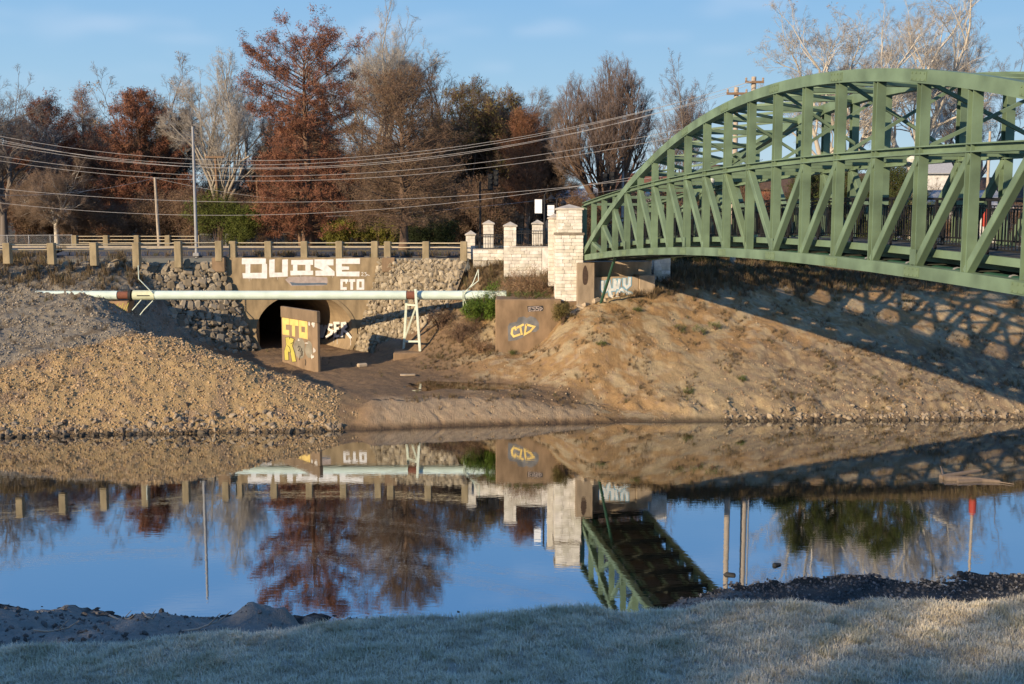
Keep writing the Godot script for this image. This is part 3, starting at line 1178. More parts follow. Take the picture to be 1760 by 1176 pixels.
func course_face(o: Node3D, base: Vector3, right: Vector3, w: float, h: float, row: float, lo: float, hi: float, s: int, single := true) -> void:
	var r := dice(s)
	if block_meshes.is_empty():
		for i in 6:
			var m := Buf.new()
			m.bbox(Transform3D(), Vector3.ONE, 0.05, 0.025, r)
			block_meshes.append(m.mesh())
	right = right.normalized()
	var out := right.cross(Vector3.UP).normalized()
	var rows := int(round(h / row))
	var rh := h / rows
	var joined := Buf.new()
	for j in rows:
		var x := 0.0
		while x < w - 0.02:
			var l := r.randf_range(lo, hi)
			if x + l > w - lo * 0.6:
				l = w - x
			var t := Transform3D(Basis(right, Vector3.UP, out), base + right * (x + l * 0.5) + Vector3(0, (j + 0.5) * rh, 0) + out * r.randf_range(0.0, 0.014))
			var size := Vector3(l - 0.009, rh - 0.008, 0.1)
			if single:
				piece("block", block_meshes[r.randi() % 6], Transform3D(t.basis * Basis.from_scale(size), t.origin - o.position), mats["lime%d" % (r.randi() % 5)], o)
			else:
				joined.bbox(t, size, 0.006)
			x += l
	if not single:
		part("masonry", joined, mats.lime2, o, "stuff")


func capstone(b: Buf, c: Vector3, w: float, d: float, h: float, peak: float) -> void:
	b.bbox(Transform3D(Basis(), c + Vector3(0, h * 0.5, 0)), Vector3(w, h, d), 0.015)
	var a := [Vector3(-w / 2 + 0.02, h, d / 2 - 0.02), Vector3(w / 2 - 0.02, h, d / 2 - 0.02), Vector3(w / 2 - 0.02, h, -d / 2 + 0.02), Vector3(-w / 2 + 0.02, h, -d / 2 + 0.02)]
	for i in 4:
		b.tri(c + a[i], c + a[(i + 1) % 4], c + Vector3(0, h + peak, 0))


func stone_pillar(label: String, base: Vector3, w: float, h: float, s: int, single: bool) -> void:
	var o := thing("gate_pillar", base, label, "pillar", "white stone gate pillars")
	var b := Buf.new()
	b.box(Transform3D(Basis(), base + Vector3(0, h * 0.5, 0)), Vector3(w - 0.05, h, w - 0.05))
	part("core", b, mats.mortar_pale, o)
	course_face(o, base + Vector3(-w / 2, 0, w / 2 - 0.04), Vector3.RIGHT, w, h, 0.2, 0.25, 0.5, s, single)
	course_face(o, base + Vector3(-w / 2 + 0.04, 0, -w / 2), Vector3.BACK, w, h, 0.2, 0.25, 0.5, s + 1, false)
	b = Buf.new()
	capstone(b, base + Vector3(0, h, 0), w + 0.14, w + 0.14, 0.09, 0.2)
	part("capstone", b, mats.cap, o)


func iron_fence(called: String, label: String, a: Vector3, c: Vector3, h: float, step: float) -> void:
	var o := thing(called, a, label, "fence", "black iron fences by the gate pillars")
	var l := (c - a).length()
	var n := int(l / step)
	for i in n + 1:
		var p := a.lerp(c, float(i) / n)
		var b := Buf.new()
		b.beam(p, p + Vector3(0, h, 0), 0.022, 0.022, Vector3.BACK)
		part("picket", b, mats.iron, o)
	for k in [0.06, 0.86, 1.0]:
		var b := Buf.new()
		b.beam(a + Vector3(0, h * k, 0), c + Vector3(0, h * k, 0), 0.035, 0.045)
		part("rail", b, mats.iron, o)


func build_walls() -> void:
	# rubble wings of the culvert
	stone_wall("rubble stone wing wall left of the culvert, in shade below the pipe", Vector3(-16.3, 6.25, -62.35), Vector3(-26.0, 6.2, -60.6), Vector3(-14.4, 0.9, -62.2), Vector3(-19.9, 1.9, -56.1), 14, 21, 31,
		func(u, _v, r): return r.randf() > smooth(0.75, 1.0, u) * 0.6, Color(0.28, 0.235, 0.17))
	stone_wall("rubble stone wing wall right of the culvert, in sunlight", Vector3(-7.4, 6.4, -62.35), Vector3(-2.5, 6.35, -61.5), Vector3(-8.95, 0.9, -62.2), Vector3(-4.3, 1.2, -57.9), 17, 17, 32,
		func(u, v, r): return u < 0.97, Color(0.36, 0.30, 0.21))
	# brown concrete blocks that end the headwall
	for q in [[376.5, "brown concrete end block left of the painted headwall"], [668.0, "brown concrete end block right of the painted headwall"]]:
		var p := spot(q[0], 455.0, 62.25)
		var b := Buf.new()
		b.bbox(Transform3D(Basis(), Vector3(p.x, 6.1, -62.35)), Vector3(0.72, 0.8, 0.6), 0.02)
		tag(part("end_block", b, mats.block), q[1], "block", "end blocks of the headwall")
	# guard rails
	var tops := []
	var lens := []
	var xs := [-65.0, 12.0, 88.0, 161.0, 234.0, 306.0, 376.0]
	for i in xs.size():
		tops.append(spot(xs[i], [417.5, 417.5, 417.5, 417.0, 416.5, 415.0, 414.0][i], lerpf(57.6, 62.2, i / 6.0)))
		lens.append([1.2, 1.1, 1.15, 1.25, 1.35, 1.45, 1.15][i])
	guard_rail("guard_rail", "guard rail of square concrete posts on the near roadside, left of the headwall", tops, lens, [0.1, 0.36])
	tops = []
	for x in [666.0, 732.0, 797.0]:
		tops.append(spot(x, 415.0, lerpf(62.6, 61.6, (x - 666.0) / 131.0)))
	guard_rail("guard_rail", "short guard rail of three concrete posts above the sunlit rubble wall", tops, [1.0, 1.05, 1.1], [0.1, 0.34])
	tops = []
	for x in [128.0, 182.0, 235.0, 288.0, 339.0]:
		tops.append(spot(x, 404.5, 83.6))
	guard_rail("guard_rail", "guard rail across the road, seen behind the near posts at the left", tops, [0.95, 0.95, 0.95, 0.95, 0.95], [0.08, 0.33, 0.56])
	# the fin wall in front of the opening
	build_fin()
	build_block()
	build_towers()


func build_fin() -> void:
	var l := Vector3(-11.99, 0, -57.2)
	var r := Vector3(-9.58, 0, -54.0)
	var dir := (r - l).normalized()
	var out := Vector3.UP.cross(dir)
	if out.z < 0.0:
		out = -out
	var o := thing("fin_wall", l.lerp(r, 0.5) + Vector3(0, 0.8, 0), "freestanding concrete slab wall before the culvert mouth, yellow letters CTO on it", "wall")
	var b := Buf.new()
	var mid := (l + r) * 0.5 - out * 0.08
	b.bbox(Transform3D(Basis(dir, Vector3.UP, -out).orthonormalized(), mid + Vector3(0, 2.1, 0)), Vector3(4.04, 2.95, 0.14), 0.015)
	part("slab", b, mats.fin, o)
	b = Buf.new()
	b.bbox(Transform3D(Basis(dir, Vector3.UP, -out).orthonormalized(), mid + Vector3(0, 3.87, 0)), Vector3(4.08, 0.58, 0.2), 0.02)
	part("coping", b, mats.fin_cap, o)
	var at := func(x: float, y: float, z: float) -> Vector3:
		var u := clampf((x - 105.0) / 580.0, -0.02, 1.02)
		var k := lerpf(33.3, 35.2, u)
		var v := (y - lerpf(98.0, 150.0, u)) / 8.713 / k
		return l.lerp(r, u) + Vector3(0, 4.16 - v, 0) - out * 0.006 + out * z
	part("yellow_letters", sheets([
		[[120, 256], [240, 262], [240, 372], [120, 372]], [[120, 372], [180, 372], [180, 450], [120, 450]], [[120, 450], [236, 455], [236, 535], [120, 526]],
		[[246, 262], [392, 284], [392, 388], [246, 376]], [[282, 380], [334, 384], [334, 552], [282, 545]],
		[[398, 285], [537, 300], [537, 396], [398, 388]], [[398, 388], [438, 390], [438, 566], [398, 562]], [[497, 394], [537, 396], [537, 582], [497, 576]], [[438, 475], [497, 480], [497, 576], [438, 566]]], at, 0.004), mats.paint_yellow, o)
	part("grey_wash", sheets([oval(400, 720, 90, 160, 20, 0.06), oval(552, 740, 58, 130, 20, 0.08)], at, 0.003), mats.paint_grey, o)
	var bub := [[[205, 590], [215, 680], [180, 780], [182, 890]], [[275, 600], [248, 690], [285, 800], [305, 910]], [[225, 700], [245, 760]]]
	part("black_outline", strokes(bub, 78.0, at, 0.006, 0.0008), mats.paint_black, o)
	part("olive_fill", strokes(bub, 64.0, at, 0.0095, 0.0008), mats.paint_olive, o)
	part("black_scribble", strokes([[[375, 720], [390, 690], [415, 700], [405, 740], [380, 760], [425, 770], [430, 820]], [[440, 720], [430, 760], [450, 770], [445, 830], [410, 840], [395, 900]], [[490, 890], [500, 930], [490, 980]], [[205, 690], [240, 720], [255, 790]], [[262, 660], [300, 640]]], 8.0, at, 0.014), mats.paint_black, o)
	part("white_splash", sheets([oval(632, 350, 26, 44, 12, 0.2), oval(565, 340, 12, 40, 10, 0.2), oval(636, 745, 20, 38, 10, 0.25), oval(605, 840, 26, 30, 10, 0.3), oval(515, 640, 28, 8, 10, 0.2), oval(390, 600, 14, 18, 10, 0.3)], at, 0.008), mats.paint_chalk, o)


func build_block() -> void:
	var o := thing("pipe_anchor_block", Vector3(0.8, 2.0, -56), "big brown concrete block at the pipe's right end, yellow CTD on a blue cloud", "concrete block")
	var b := Buf.new()
	b.bbox(Transform3D(Basis(), Vector3(0.82, 3.0, -56.1)), Vector3(3.3, 3.36, 2.4), 0.05)
	part("block", b, mats.block, o)
	var at := func(x: float, y: float, z: float) -> Vector3: return spot(840.0 + x / 9.8, 500.0 + y / 9.8, 54.9) + Vector3(0, 0, 0.004 + z)
	part("blue_cloud", sheets([[[320, 600], [350, 545], [470, 520], [500, 450], [590, 430], [640, 460], [700, 425], [790, 455], [845, 540], [850, 640], [800, 690], [690, 700], [600, 770], [470, 830], [330, 850]]], at), mats.paint_slate, o)
	part("yellow_letters", strokes([[[455, 655], [440, 615], [400, 640], [385, 720], [420, 770], [520, 735]], [[480, 620], [580, 570]], [[530, 600], [555, 730]], [[630, 575], [605, 735], [700, 680], [765, 605], [640, 570]]], 34.0, at, 0.004), mats.paint_yellow, o)
	part("small_tag", sheets([[[650, 258], [915, 250], [925, 300], [910, 338], [660, 355]]], at), mats.paint_black, o)
	part("tag_letters", strokes([[[720, 275], [675, 278], [680, 345], [725, 335]], [[680, 308], [712, 304]], [[785, 270], [740, 274], [745, 300], [782, 304], [780, 335], [740, 338]], [[845, 268], [800, 270], [805, 298], [842, 302], [840, 332], [800, 336]], [[862, 270], [866, 332], [905, 300], [864, 270]]], 14.0, at, 0.004), mats.paint_lilac, o)


func build_towers() -> void:
	# the tall square tower where the footbridge lands
	var c := Vector3(2.88, 0, -56.1)
	var o := thing("bridge_tower", c + Vector3(0, 4, 0), "tall white limestone tower at the left end of the green footbridge", "tower")
	var b := Buf.new()
	b.box(Transform3D(Basis(), c + Vector3(0, 6.4, 0)), Vector3(1.2, 5.2, 1.34))
	part("core", b, mats.mortar_pale, o)
	course_face(o, Vector3(2.2, 4.55, -55.42), Vector3.RIGHT, 1.36, 3.3, 0.17, 0.26, 0.52, 41)
	course_face(o, Vector3(2.22, 4.55, -56.8), Vector3.BACK, 1.38, 3.3, 0.17, 0.26, 0.52, 42)
	course_face(o, Vector3(2.28, 7.98, -55.46), Vector3.RIGHT, 1.22, 1.12, 0.17, 0.26, 0.52, 43)
	course_face(o, Vector3(2.31, 7.98, -56.75), Vector3.BACK, 1.28, 1.12, 0.17, 0.26, 0.52, 44)
	b = Buf.new()
	b.bbox(Transform3D(Basis(), Vector3(2.88, 7.915, -56.1)), Vector3(1.5, 0.12, 1.56), 0.02)
	part("ledge", b, mats.ledge, o)
	b = Buf.new()
	capstone(b, Vector3(2.88, 9.1, -56.1), 1.42, 1.48, 0.1, 0.2)
	part("capstone", b, mats.cap, o)
	b = Buf.new()
	b.bbox(Transform3D(Basis(), Vector3(2.9, 4.0, -56.1)), Vector3(1.42, 1.1, 1.42), 0.04)
	part("footing", b, mats.block, o)
	stone_pillar("shorter white stone pillar built against the left side of the bridge tower", Vector3(2.2, 5.2, -57.35), 0.62, 3.45, 45, false)
	# the walls of white blocks beside it
	var w := thing("white_stone_wall", Vector3(0.8, 5.4, -60), "white limestone retaining wall under the black fence, left of the bridge tower", "wall", "white limestone walls by the footbridge")
	var a := spot(866, 476, 60.0)
	var e := spot(947, 476, 60.0)
	var top := spot(900, 426, 60.0).y
	b = Buf.new()
	b.box(Transform3D(Basis(), Vector3((a.x + e.x) / 2, (a.y + top) / 2 - 0.2, -60.42)), Vector3(e.x - a.x, top - a.y + 0.4, 0.7))
	part("core", b, mats.mortar_pale, w)
	course_face(w, Vector3(a.x, a.y, -60.05), Vector3.RIGHT, e.x - a.x - 0.5, top - a.y, 0.17, 0.25, 0.6, 46)
	b = Buf.new()
	b.bbox(Transform3D(Basis(), Vector3(e.x - 0.24, (a.y + top) / 2, -60.1)), Vector3(0.48, top - a.y, 0.24), 0.01)
	part("plain_panel", b, mats.lime4, w)
	b = Buf.new()
	b.bbox(Transform3D(Basis(), Vector3((a.x + e.x) / 2 + 0.15, top + 0.035, -60.4)), Vector3(e.x - a.x - 0.3, 0.07, 0.84), 0.012)
	part("coping", b, mats.cap, w)
	var w2 := thing("white_stone_wall", Vector3(-1.3, 6.2, -61.4), "low white limestone wall between the guard rail and the fence pillar", "wall", "white limestone walls by the footbridge")
	a = spot(813, 448, 61.4)
	e = spot(866, 448, 61.4)
	top = spot(840, 430, 61.4).y
	b = Buf.new()
	b.box(Transform3D(Basis(), Vector3((a.x + e.x) / 2, (a.y + top) / 2 - 0.2, -61.8)), Vector3(e.x - a.x, top - a.y + 0.4, 0.6))
	part("core", b, mats.mortar_pale, w2)
	course_face(w2, Vector3(a.x, a.y, -61.48), Vector3.RIGHT, e.x - a.x, top - a.y, 0.19, 0.3, 0.62, 47)
	b = Buf.new()
	b.bbox(Transform3D(Basis(), Vector3((a.x + e.x) / 2, top + 0.03, -61.78)), Vector3(e.x - a.x, 0.06, 0.72), 0.012)
	part("coping", b, mats.cap, w2)
	var p := spot(809, 430, 62.4)
	stone_pillar("small white gate pillar standing next to the last guard rail post", Vector3(p.x, 6.4, -62.6), 0.5, spot(809, 405, 62.4).y - 6.4, 51, false)
	p = spot(877, 430, 60.6)
	stone_pillar("white pillar where the low and the high limestone walls meet", Vector3(p.x, 6.2, -60.95), 0.66, spot(877, 390, 60.6).y - 6.2, 53, true)
	p = spot(840, 420, 69.0)
	stone_pillar("white pillar behind the short black fence, farther from the river", Vector3(p.x, 6.5, -69.0), 0.62, spot(840, 386, 69.0).y - 6.5, 55, false)
	p = spot(924, 420, 67.0)
	stone_pillar("white pillar behind the long black fence, partly hidden by the banner post", Vector3(p.x, 6.5, -67.0), 0.62, spot(924, 386, 67.0).y - 6.5, 57, false)
	iron_fence("iron_fence", "short black iron fence between two white pillars, by the guard rail", spot(818, 428.5, 61.7), spot(864, 428.5, 61.7), 0.8, 0.13)
	iron_fence("iron_fence", "long black iron fence on top of the high limestone wall", spot(888, 424.5, 60.4), spot(946, 424.5, 60.4), 0.86, 0.13)
	# the abutment under the bridge: pile, painted wall, pier and a dark pillar
	var ab := thing("bridge_abutment", Vector3(5.2, 4.4, -56.8), "grey concrete abutment under the left end of the footbridge, pale blue lettering on it", "abutment")
	b = Buf.new()
	b.bbox(Transform3D(Basis(), Vector3(3.68, 5.0, -55.55)), Vector3(0.9, 2.98, 1.3), 0.05)
	part("pile", b, mats.pile, ab)
	b = Buf.new()
	b.bbox(Transform3D(Basis(Vector3.UP, 0.17), Vector3(5.18, 4.6, -55.85)), Vector3(2.3, 2.34, 0.8), 0.02)
	part("painted_wall", b, mats.abut, ab)
	b = Buf.new()
	b.bbox(Transform3D(Basis(Vector3.UP, 0.17), Vector3(5.3, 5.4, -56.8)), Vector3(3.6, 2.2, 0.9), 0.02)
	part("back_wall", b, mats.abut, ab)
	b = Buf.new()
	b.bbox(Transform3D(Basis(Vector3.UP, 0.17), Vector3(6.72, 4.75, -56.2)), Vector3(0.84, 2.2, 1.1), 0.03)
	part("pier", b, mats.abut, ab)
	b = Buf.new()
	b.bbox(Transform3D(Basis(), Vector3(4.0, 3.9, -55.9)), Vector3(1.7, 0.7, 1.2), 0.08)
	part("footing", b, mats.abut, ab)
	var stain := func(x: float, y: float, z: float) -> Vector3: return spot(x, y, 54.9) + Vector3(0, 0, 0.004 + z)
	part("dark_stain", sheets([oval(1006, 474, 5, 17, 16, 0.05)], stain), mats.stain, ab)
	var at := func(x: float, y: float, z: float) -> Vector3:
		var px := 990.0 + x / 5.878
		var py := 330.0 + y / 5.88
		var q := spot(px, py, 55.4)
		return Vector3(q.x, q.y, -55.85 - (q.x - 5.18) * tan(0.17) + 0.4 / cos(0.17) + 0.006 + z)
	var bub := [[[265, 910], [262, 980], [285, 1010], [312, 985], [318, 905]], [[330, 900], [345, 990], [395, 985], [400, 905]], [[392, 890], [390, 960], [425, 970], [440, 890]], [[492, 885], [490, 940], [515, 968], [545, 940], [548, 875]],
		[[340, 1000], [350, 1050], [375, 1070]], [[465, 985], [430, 1010], [410, 1050], [430, 1068]], [[475, 990], [520, 1020], [550, 1030], [500, 1075]]]
	part("blue_outline", strokes(bub, 44.0, at, 0.0), mats.paint_cyan, ab)
	part("white_bubble_letters", strokes(bub, 27.0, at, 0.011), mats.paint_ice, ab)
	var dp := Vector3(7.75, 0, -57.4)
	var t2 := thing("shaded_pillar", dp + Vector3(0, 4.6, 0), "grey stone pillar in the shade below the footbridge, right of the abutment", "pillar")
	b = Buf.new()
	b.box(Transform3D(Basis(), dp + Vector3(0, 5.7, 0)), Vector3(0.76, 2.9, 0.86))
	part("core", b, mats.mortar_pale, t2)
	course_face(t2, dp + Vector3(-0.41, 4.4, 0.4), Vector3.RIGHT, 0.82, 2.7, 0.18, 0.25, 0.5, 61)
	course_face(t2, dp + Vector3(-0.39, 4.4, -0.45), Vector3.BACK, 0.9, 2.7, 0.18, 0.25, 0.5, 62, false)
	# broken concrete tipped down the bank beside it
	var r := dice(63)
	for i in 14:
		var q: Vector3 = spot(975 + i * 6.5 + r.randf_range(-4, 4), 557 - i * 2.6 + r.randf_range(-5, 5), 54.5 + i * 0.08)
		var m := Buf.new()
		var sz := r.randf_range(0.22, 0.55)
		m.bbox(Transform3D(Basis.from_euler(Vector3(r.randf_range(-0.5, 0.5), r.randf() * 3.0, r.randf_range(-0.5, 0.5))), Vector3(q.x, bank_h(q.x, -q.z) + 0.04, q.z)), Vector3(sz, sz * 0.45, sz * 0.7), 0.05, 0.15, r)
		tag(part("concrete_chunk", m, mats.chunk), "broken pale concrete chunk lying on the slope below the bridge tower", "rubble", "broken concrete below the bridge tower")


# ------------------------------------------------------------------ the water pipe
func build_pipe() -> void:
	var y := 4.67
	var z := -58.0
	var o := thing("water_pipe", Vector3(-12, y, z), "long pale green water pipe crossing in front of the culvert", "pipe")
	var add := func(called: String, x0: float, x1: float, r: float, m: Material) -> void:
		var b := Buf.new()
		b.tube([Vector3(x0, y, z), Vector3(x1, y, z)], [r, r], 24)
		part(called, b, m, o)
	add.call("pipe_section", -25.0, -20.72, 0.235, mats.mint)
	add.call("rusty_joint", -20.72, -20.1, 0.2, mats.rust)
	add.call("collar", -20.12, -19.98, 0.30, mats.iron_dark)
	add.call("sleeve", -19.9, -18.75, 0.262, mats.mint_yellow)
	add.call("pipe_section", -18.75, -5.55, 0.24, mats.mint)
	add.call("rusty_joint", -5.55, -5.1, 0.215, mats.rust)
	add.call("pipe_section", -5.1, -2.6, 0.24, mats.mint)
	add.call("collar", -2.6, -2.48, 0.275, mats.mint_dark)
	add.call("pipe_section", -2.48, -0.3, 0.24, mats.mint)
	var b := Buf.new()
	b.box(Transform3D(Basis(), Vector3(-19.3, y, z + 0.268)), Vector3(0.66, 0.05, 0.02))
	part("stencil", b, mats.iron_dark, o)
	# fans of rods that keep people off
	for g in [[[[-19.5, 6.25], [-19.5, 5.55], [-18.8, 4.8]], [[-18.8, 4.4], [-19.3, 3.9], [-19.5, 3.65]], [[-19.4, 4.45], [-19.9, 3.9]]],
			[[[-1.75, 6.05], [-2.05, 5.3], [-2.5, 4.75]], [[-1.75, 6.05], [-1.75, 5.45], [-2.5, 4.85]], [[-2.5, 4.5], [-2.3, 4.0], [-2.2, 3.7]], [[-2.55, 4.5], [-2.55, 4.1], [-2.2, 3.7]]]]:
		for ln in g:
			b = Buf.new()
			var pts := []
			var rad := []
			for q in ln:
				pts.append(Vector3(q[0], q[1], z + 0.26))
				rad.append(0.03)
			b.tube(pts, rad, 5)
			part("guard_rod", b, mats.mint_rod, o)
	# the wall it leaves from, and the frame that carries it
	var w := Buf.new()
	w.bbox(Transform3D(Basis(), Vector3(-21.75, 2.85, -58.05)), Vector3(3.4, 3.06, 1.0), 0.03)
	var ab := part("pipe_abutment", w, mats.abut_brown)
	tag(ab, "brown concrete wall under the pipe's left end, faint yellow scrawl on it", "wall")
	var at := func(x: float, yy: float, l: float) -> Vector3: return spot(x, yy, 57.55) + Vector3(0, 0, 0.004 + l)
	var scr := []
	for i in 9:
		scr.append([[176 + i * 5, 540 - (i % 3) * 3], [186 + i * 4.3, 521 + (i % 2) * 4]])
	part("scrawl", strokes(scr, 1.2, at, 0.0), mats.paint_olive, ab)
	var t := thing("pipe_trestle", Vector3(-5.2, 1.8, -58), "pale green welded A-frame trestle carrying the pipe", "trestle")
	var legs := [[spot(699, 512, 58.45), spot(694, 601, 58.7)], [spot(714, 497, 57.62), spot(722, 604, 57.35)]]
	for l in legs:
		b = Buf.new()
		b.beam(l[0], l[1], 0.13, 0.13, Vector3.BACK, 0.01)
		part("leg", b, mats.mint_rod, t)
	for q in [[legs[0][0].lerp(legs[0][1], 0.13), legs[1][0].lerp(legs[1][1], 0.26)], [legs[0][0].lerp(legs[0][1], 0.84), legs[1][0].lerp(legs[1][1], 0.84)], [legs[0][0].lerp(legs[0][1], 0.8), legs[1][0].lerp(legs[1][1], 0.25)]]:
		b = Buf.new()
		b.beam(q[0], q[1], 0.09, 0.1, Vector3.BACK)
		part("brace", b, mats.mint_rod, t)
	b = Buf.new()
	b.bbox(Transform3D(Basis(Vector3.UP, 0.06), Vector3(-5.25, 1.25, -58.3)), Vector3(2.0, 0.96, 2.3), 0.05)
	tag(part("trestle_footing", b, mats.block), "low square concrete footing under the pipe trestle", "concrete block")


# ------------------------------------------------------------------ the footbridge: 24 panels, two tied arches
const B0 := Vector3(3.647, 0, -56.1)
const BSTEP := Vector3(0.33967, 0, 1.95536)
const BSIDE := Vector3(0.98524, 0, -0.17115)
const BWIDE := 3.4


func chord_y(i: float) -> float:
	var t := i / 24.0
	return 6.69 + 0.92 * 4.0 * t * (1.0 - t)


func arch_y(i: float) -> float:
	var t := i / 24.0
	return chord_y(i) + 0.1 + 4.72 * 4.0 * t * (1.0 - t)


func bp(i: float, side: float, y: float) -> Vector3:
	var p := B0 + BSTEP * i + BSIDE * side
	p.y = y
	return p


func chain(b: Buf, ys: Callable, i0: int, i1: int, side: float, w: float, h: float, sub := 2) -> void:   # a curved box girder, mitred at the joints
	var n := (i1 - i0) * sub
	var rows := []
	for k in n + 1:
		var i := i0 + float(k) / sub
		var y: float = ys.call(i)
		var sl: float = ys.call(i + 0.05) - ys.call(i - 0.05)
		var f := (BSTEP * 0.1 + Vector3(0, sl, 0)).normalized()
		var up := BSIDE.cross(f).normalized()
		if up.y < 0.0:
			up = -up
		var c := bp(i, side, y)
		rows.append([c - BSIDE * w / 2 - up * h / 2, c + BSIDE * w / 2 - up * h / 2, c + BSIDE * w / 2 + up * h / 2, c - BSIDE * w / 2 + up * h / 2, c])
	for k in n:
		var p: Array = rows[k]
		var q: Array = rows[k + 1]
		for e in 4:
			b.quado(p[e], p[(e + 1) % 4], q[(e + 1) % 4], q[e], (p[4] + q[4]) * 0.5)
	for e in [0, n]:
		var p: Array = rows[e]
		var o2: Array = rows[1 if e == 0 else n - 1]
		b.quado(p[0], p[1], p[2], p[3], o2[4])


func build_bridge() -> void:
	var o := thing("footbridge", Vector3(7.7, 6.7, -32.6), "green steel arched truss footbridge with a black railing, crossing the river on the right", "bridge")
	var g: Material = mats.green
	var fwd := BSTEP.normalized()
	for s in 2:
		var side := BWIDE * s
		var b := Buf.new()
		chain(b, chord_y, 0, 24, side, 0.26, 0.28, 1)
		part("bottom_chord", b, g, o)
		b = Buf.new()
		chain(b, arch_y, 0, 24, side, 0.28, 0.3, 2)
		part("arch", b, g, o)
		b = Buf.new()
		for k in [[2.76, 0.26, 0.03], [2.68, 0.05, 0.13], [2.60, 0.26, 0.03]]:
			chain(b, func(i): return chord_y(i) + k[0], 0, 24, side, k[1], k[2], 1)
		part("middle_chord", b, g, o)
		for i in 25:
			var lo := bp(i, side, chord_y(i) + 0.12)
			var hi := bp(i, side, maxf(chord_y(i) + 2.62, arch_y(i) - 0.13))
			b = Buf.new()
			b.ibeam(lo, hi, 0.23, 0.2, fwd, 0.022)
			if i % 4 == 0:   # splice plates
				b.beam(bp(i, side, chord_y(i) + 0.16) - BSIDE * 0.11, bp(i, side, chord_y(i) + 0.5) - BSIDE * 0.11, 0.25, 0.02, BSIDE)
			part("upright", b, g, o)
		for i in 24:
			var left := i < 12
			var a := i if left else i + 1
			var c := i + 1 if left else i
			if (left and i < 1) or (not left and i > 22):
				continue
			var hy := minf(chord_y(a) + 2.56, arch_y(a) - 0.2)
			b = Buf.new()
			b.beam(bp(a, side, hy), bp(c, side, chord_y(c) + 0.14), 0.19, 0.17, BSIDE.cross(fwd), 0.012)
			var m: Material = g
			if s == 0 and i == 10:
				m = mats.green_new
			part("diagonal", b, m, o)
	# bolted splice plates on the chords
	for i in [2, 4, 6, 8, 10, 12, 14, 16, 18]:
		for k in 2:
			var ys: Callable = chord_y if k == 0 else arch_y
			if k == 1 and i < 6:
				continue
			var y0: float = ys.call(i - 0.16)
			var y1: float = ys.call(i + 0.16)
			var face := -0.138 if k == 0 else -0.148
			var b := Buf.new()
			b.beam(bp(i - 0.16, face, y0), bp(i + 0.16, face, y1), 0.014, 0.21)
			for u in 4:
				for w in [-0.07, 0.07]:
					var t := lerpf(-0.13, 0.13, u / 3.0)
					b.box(Transform3D(Basis(Vector3.UP, 0.17), bp(i + t, face - 0.014, ys.call(i + t) + w)), Vector3(0.02, 0.032, 0.032))
			part("splice_plate", b, mats.green_new, o)
	# across the top, at mid height and under the deck
	for i in 25:
		if i >= 5 and i <= 19:
			var b := Buf.new()
			b.beam(bp(i, 0.14, arch_y(i)), bp(i, BWIDE - 0.14, arch_y(i)), 0.16, 0.17)
			part("top_strut", b, g, o)
		if i % 2 == 0 or i > 4:
			var b := Buf.new()
			b.beam(bp(i, 0.1, chord_y(i) + 2.7), bp(i, BWIDE - 0.1, chord_y(i) + 2.7), 0.12, 0.13)
			part("middle_strut", b, g, o)
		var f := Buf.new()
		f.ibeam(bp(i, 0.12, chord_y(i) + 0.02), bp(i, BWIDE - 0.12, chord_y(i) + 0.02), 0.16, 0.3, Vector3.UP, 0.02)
		part("floor_beam", f, mats.underside_shade, o)
	for i in range(5, 19):
		var b := Buf.new()
		b.beam(bp(i, 0.12, arch_y(i) + 0.02), bp(i + 1, BWIDE - 0.12, arch_y(i + 1) + 0.02), 0.09, 0.08)
		part("top_brace", b, g, o)
		b = Buf.new()
		b.beam(bp(i + 1, 0.12, arch_y(i + 1) - 0.07), bp(i, BWIDE - 0.12, arch_y(i) - 0.07), 0.09, 0.08)
		part("top_brace", b, g, o)
	for i in range(6, 19, 2):   # sway frames between arch and middle strut
		for k in 2:
			var b := Buf.new()
			var y0 := chord_y(i) + 2.78
			var y1 := arch_y(i) - 0.12
			b.beam(bp(i + 0.03 * (1 - 2 * k), 0.15, y0 if k == 0 else y1), bp(i + 0.03 * (1 - 2 * k), BWIDE - 0.15, y1 if k == 0 else y0), 0.08, 0.08)
			part("sway_brace", b, g, o)
	for q in [0.75, 1.7, 2.65]:
		var b := Buf.new()
		chain(b, func(i): return chord_y(i) + 0.26, 0, 24, q, 0.14, 0.16, 1)
		part("stringer", b, g, o)
	for q in [0.3, BWIDE - 0.3]:
		var b := Buf.new()
		chain(b, func(i): return chord_y(i) + 0.42, 0, 24, q, 0.1, 0.17, 1)
		part("deck_edge", b, g, o)
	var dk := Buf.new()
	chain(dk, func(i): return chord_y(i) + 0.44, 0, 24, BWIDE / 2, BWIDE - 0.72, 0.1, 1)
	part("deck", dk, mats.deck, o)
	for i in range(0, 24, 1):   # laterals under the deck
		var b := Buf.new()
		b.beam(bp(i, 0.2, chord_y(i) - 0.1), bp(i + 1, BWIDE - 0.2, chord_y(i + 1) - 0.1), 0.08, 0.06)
		part("bottom_brace", b, mats.underside_shade, o)
	var cp := Buf.new()
	chain(cp, func(i): return chord_y(i) + 0.06, 0, 24, 0.5, 0.01, 0.01, 1)
	var cpts := []
	var crad := []
	for i in 25:
		cpts.append(bp(i, 0.42, chord_y(i) + 0.02))
		crad.append(0.13)
	cp = Buf.new()
	cp.tube(cpts, crad, 12)
	part("conduit", cp, mats.green_dark, o)
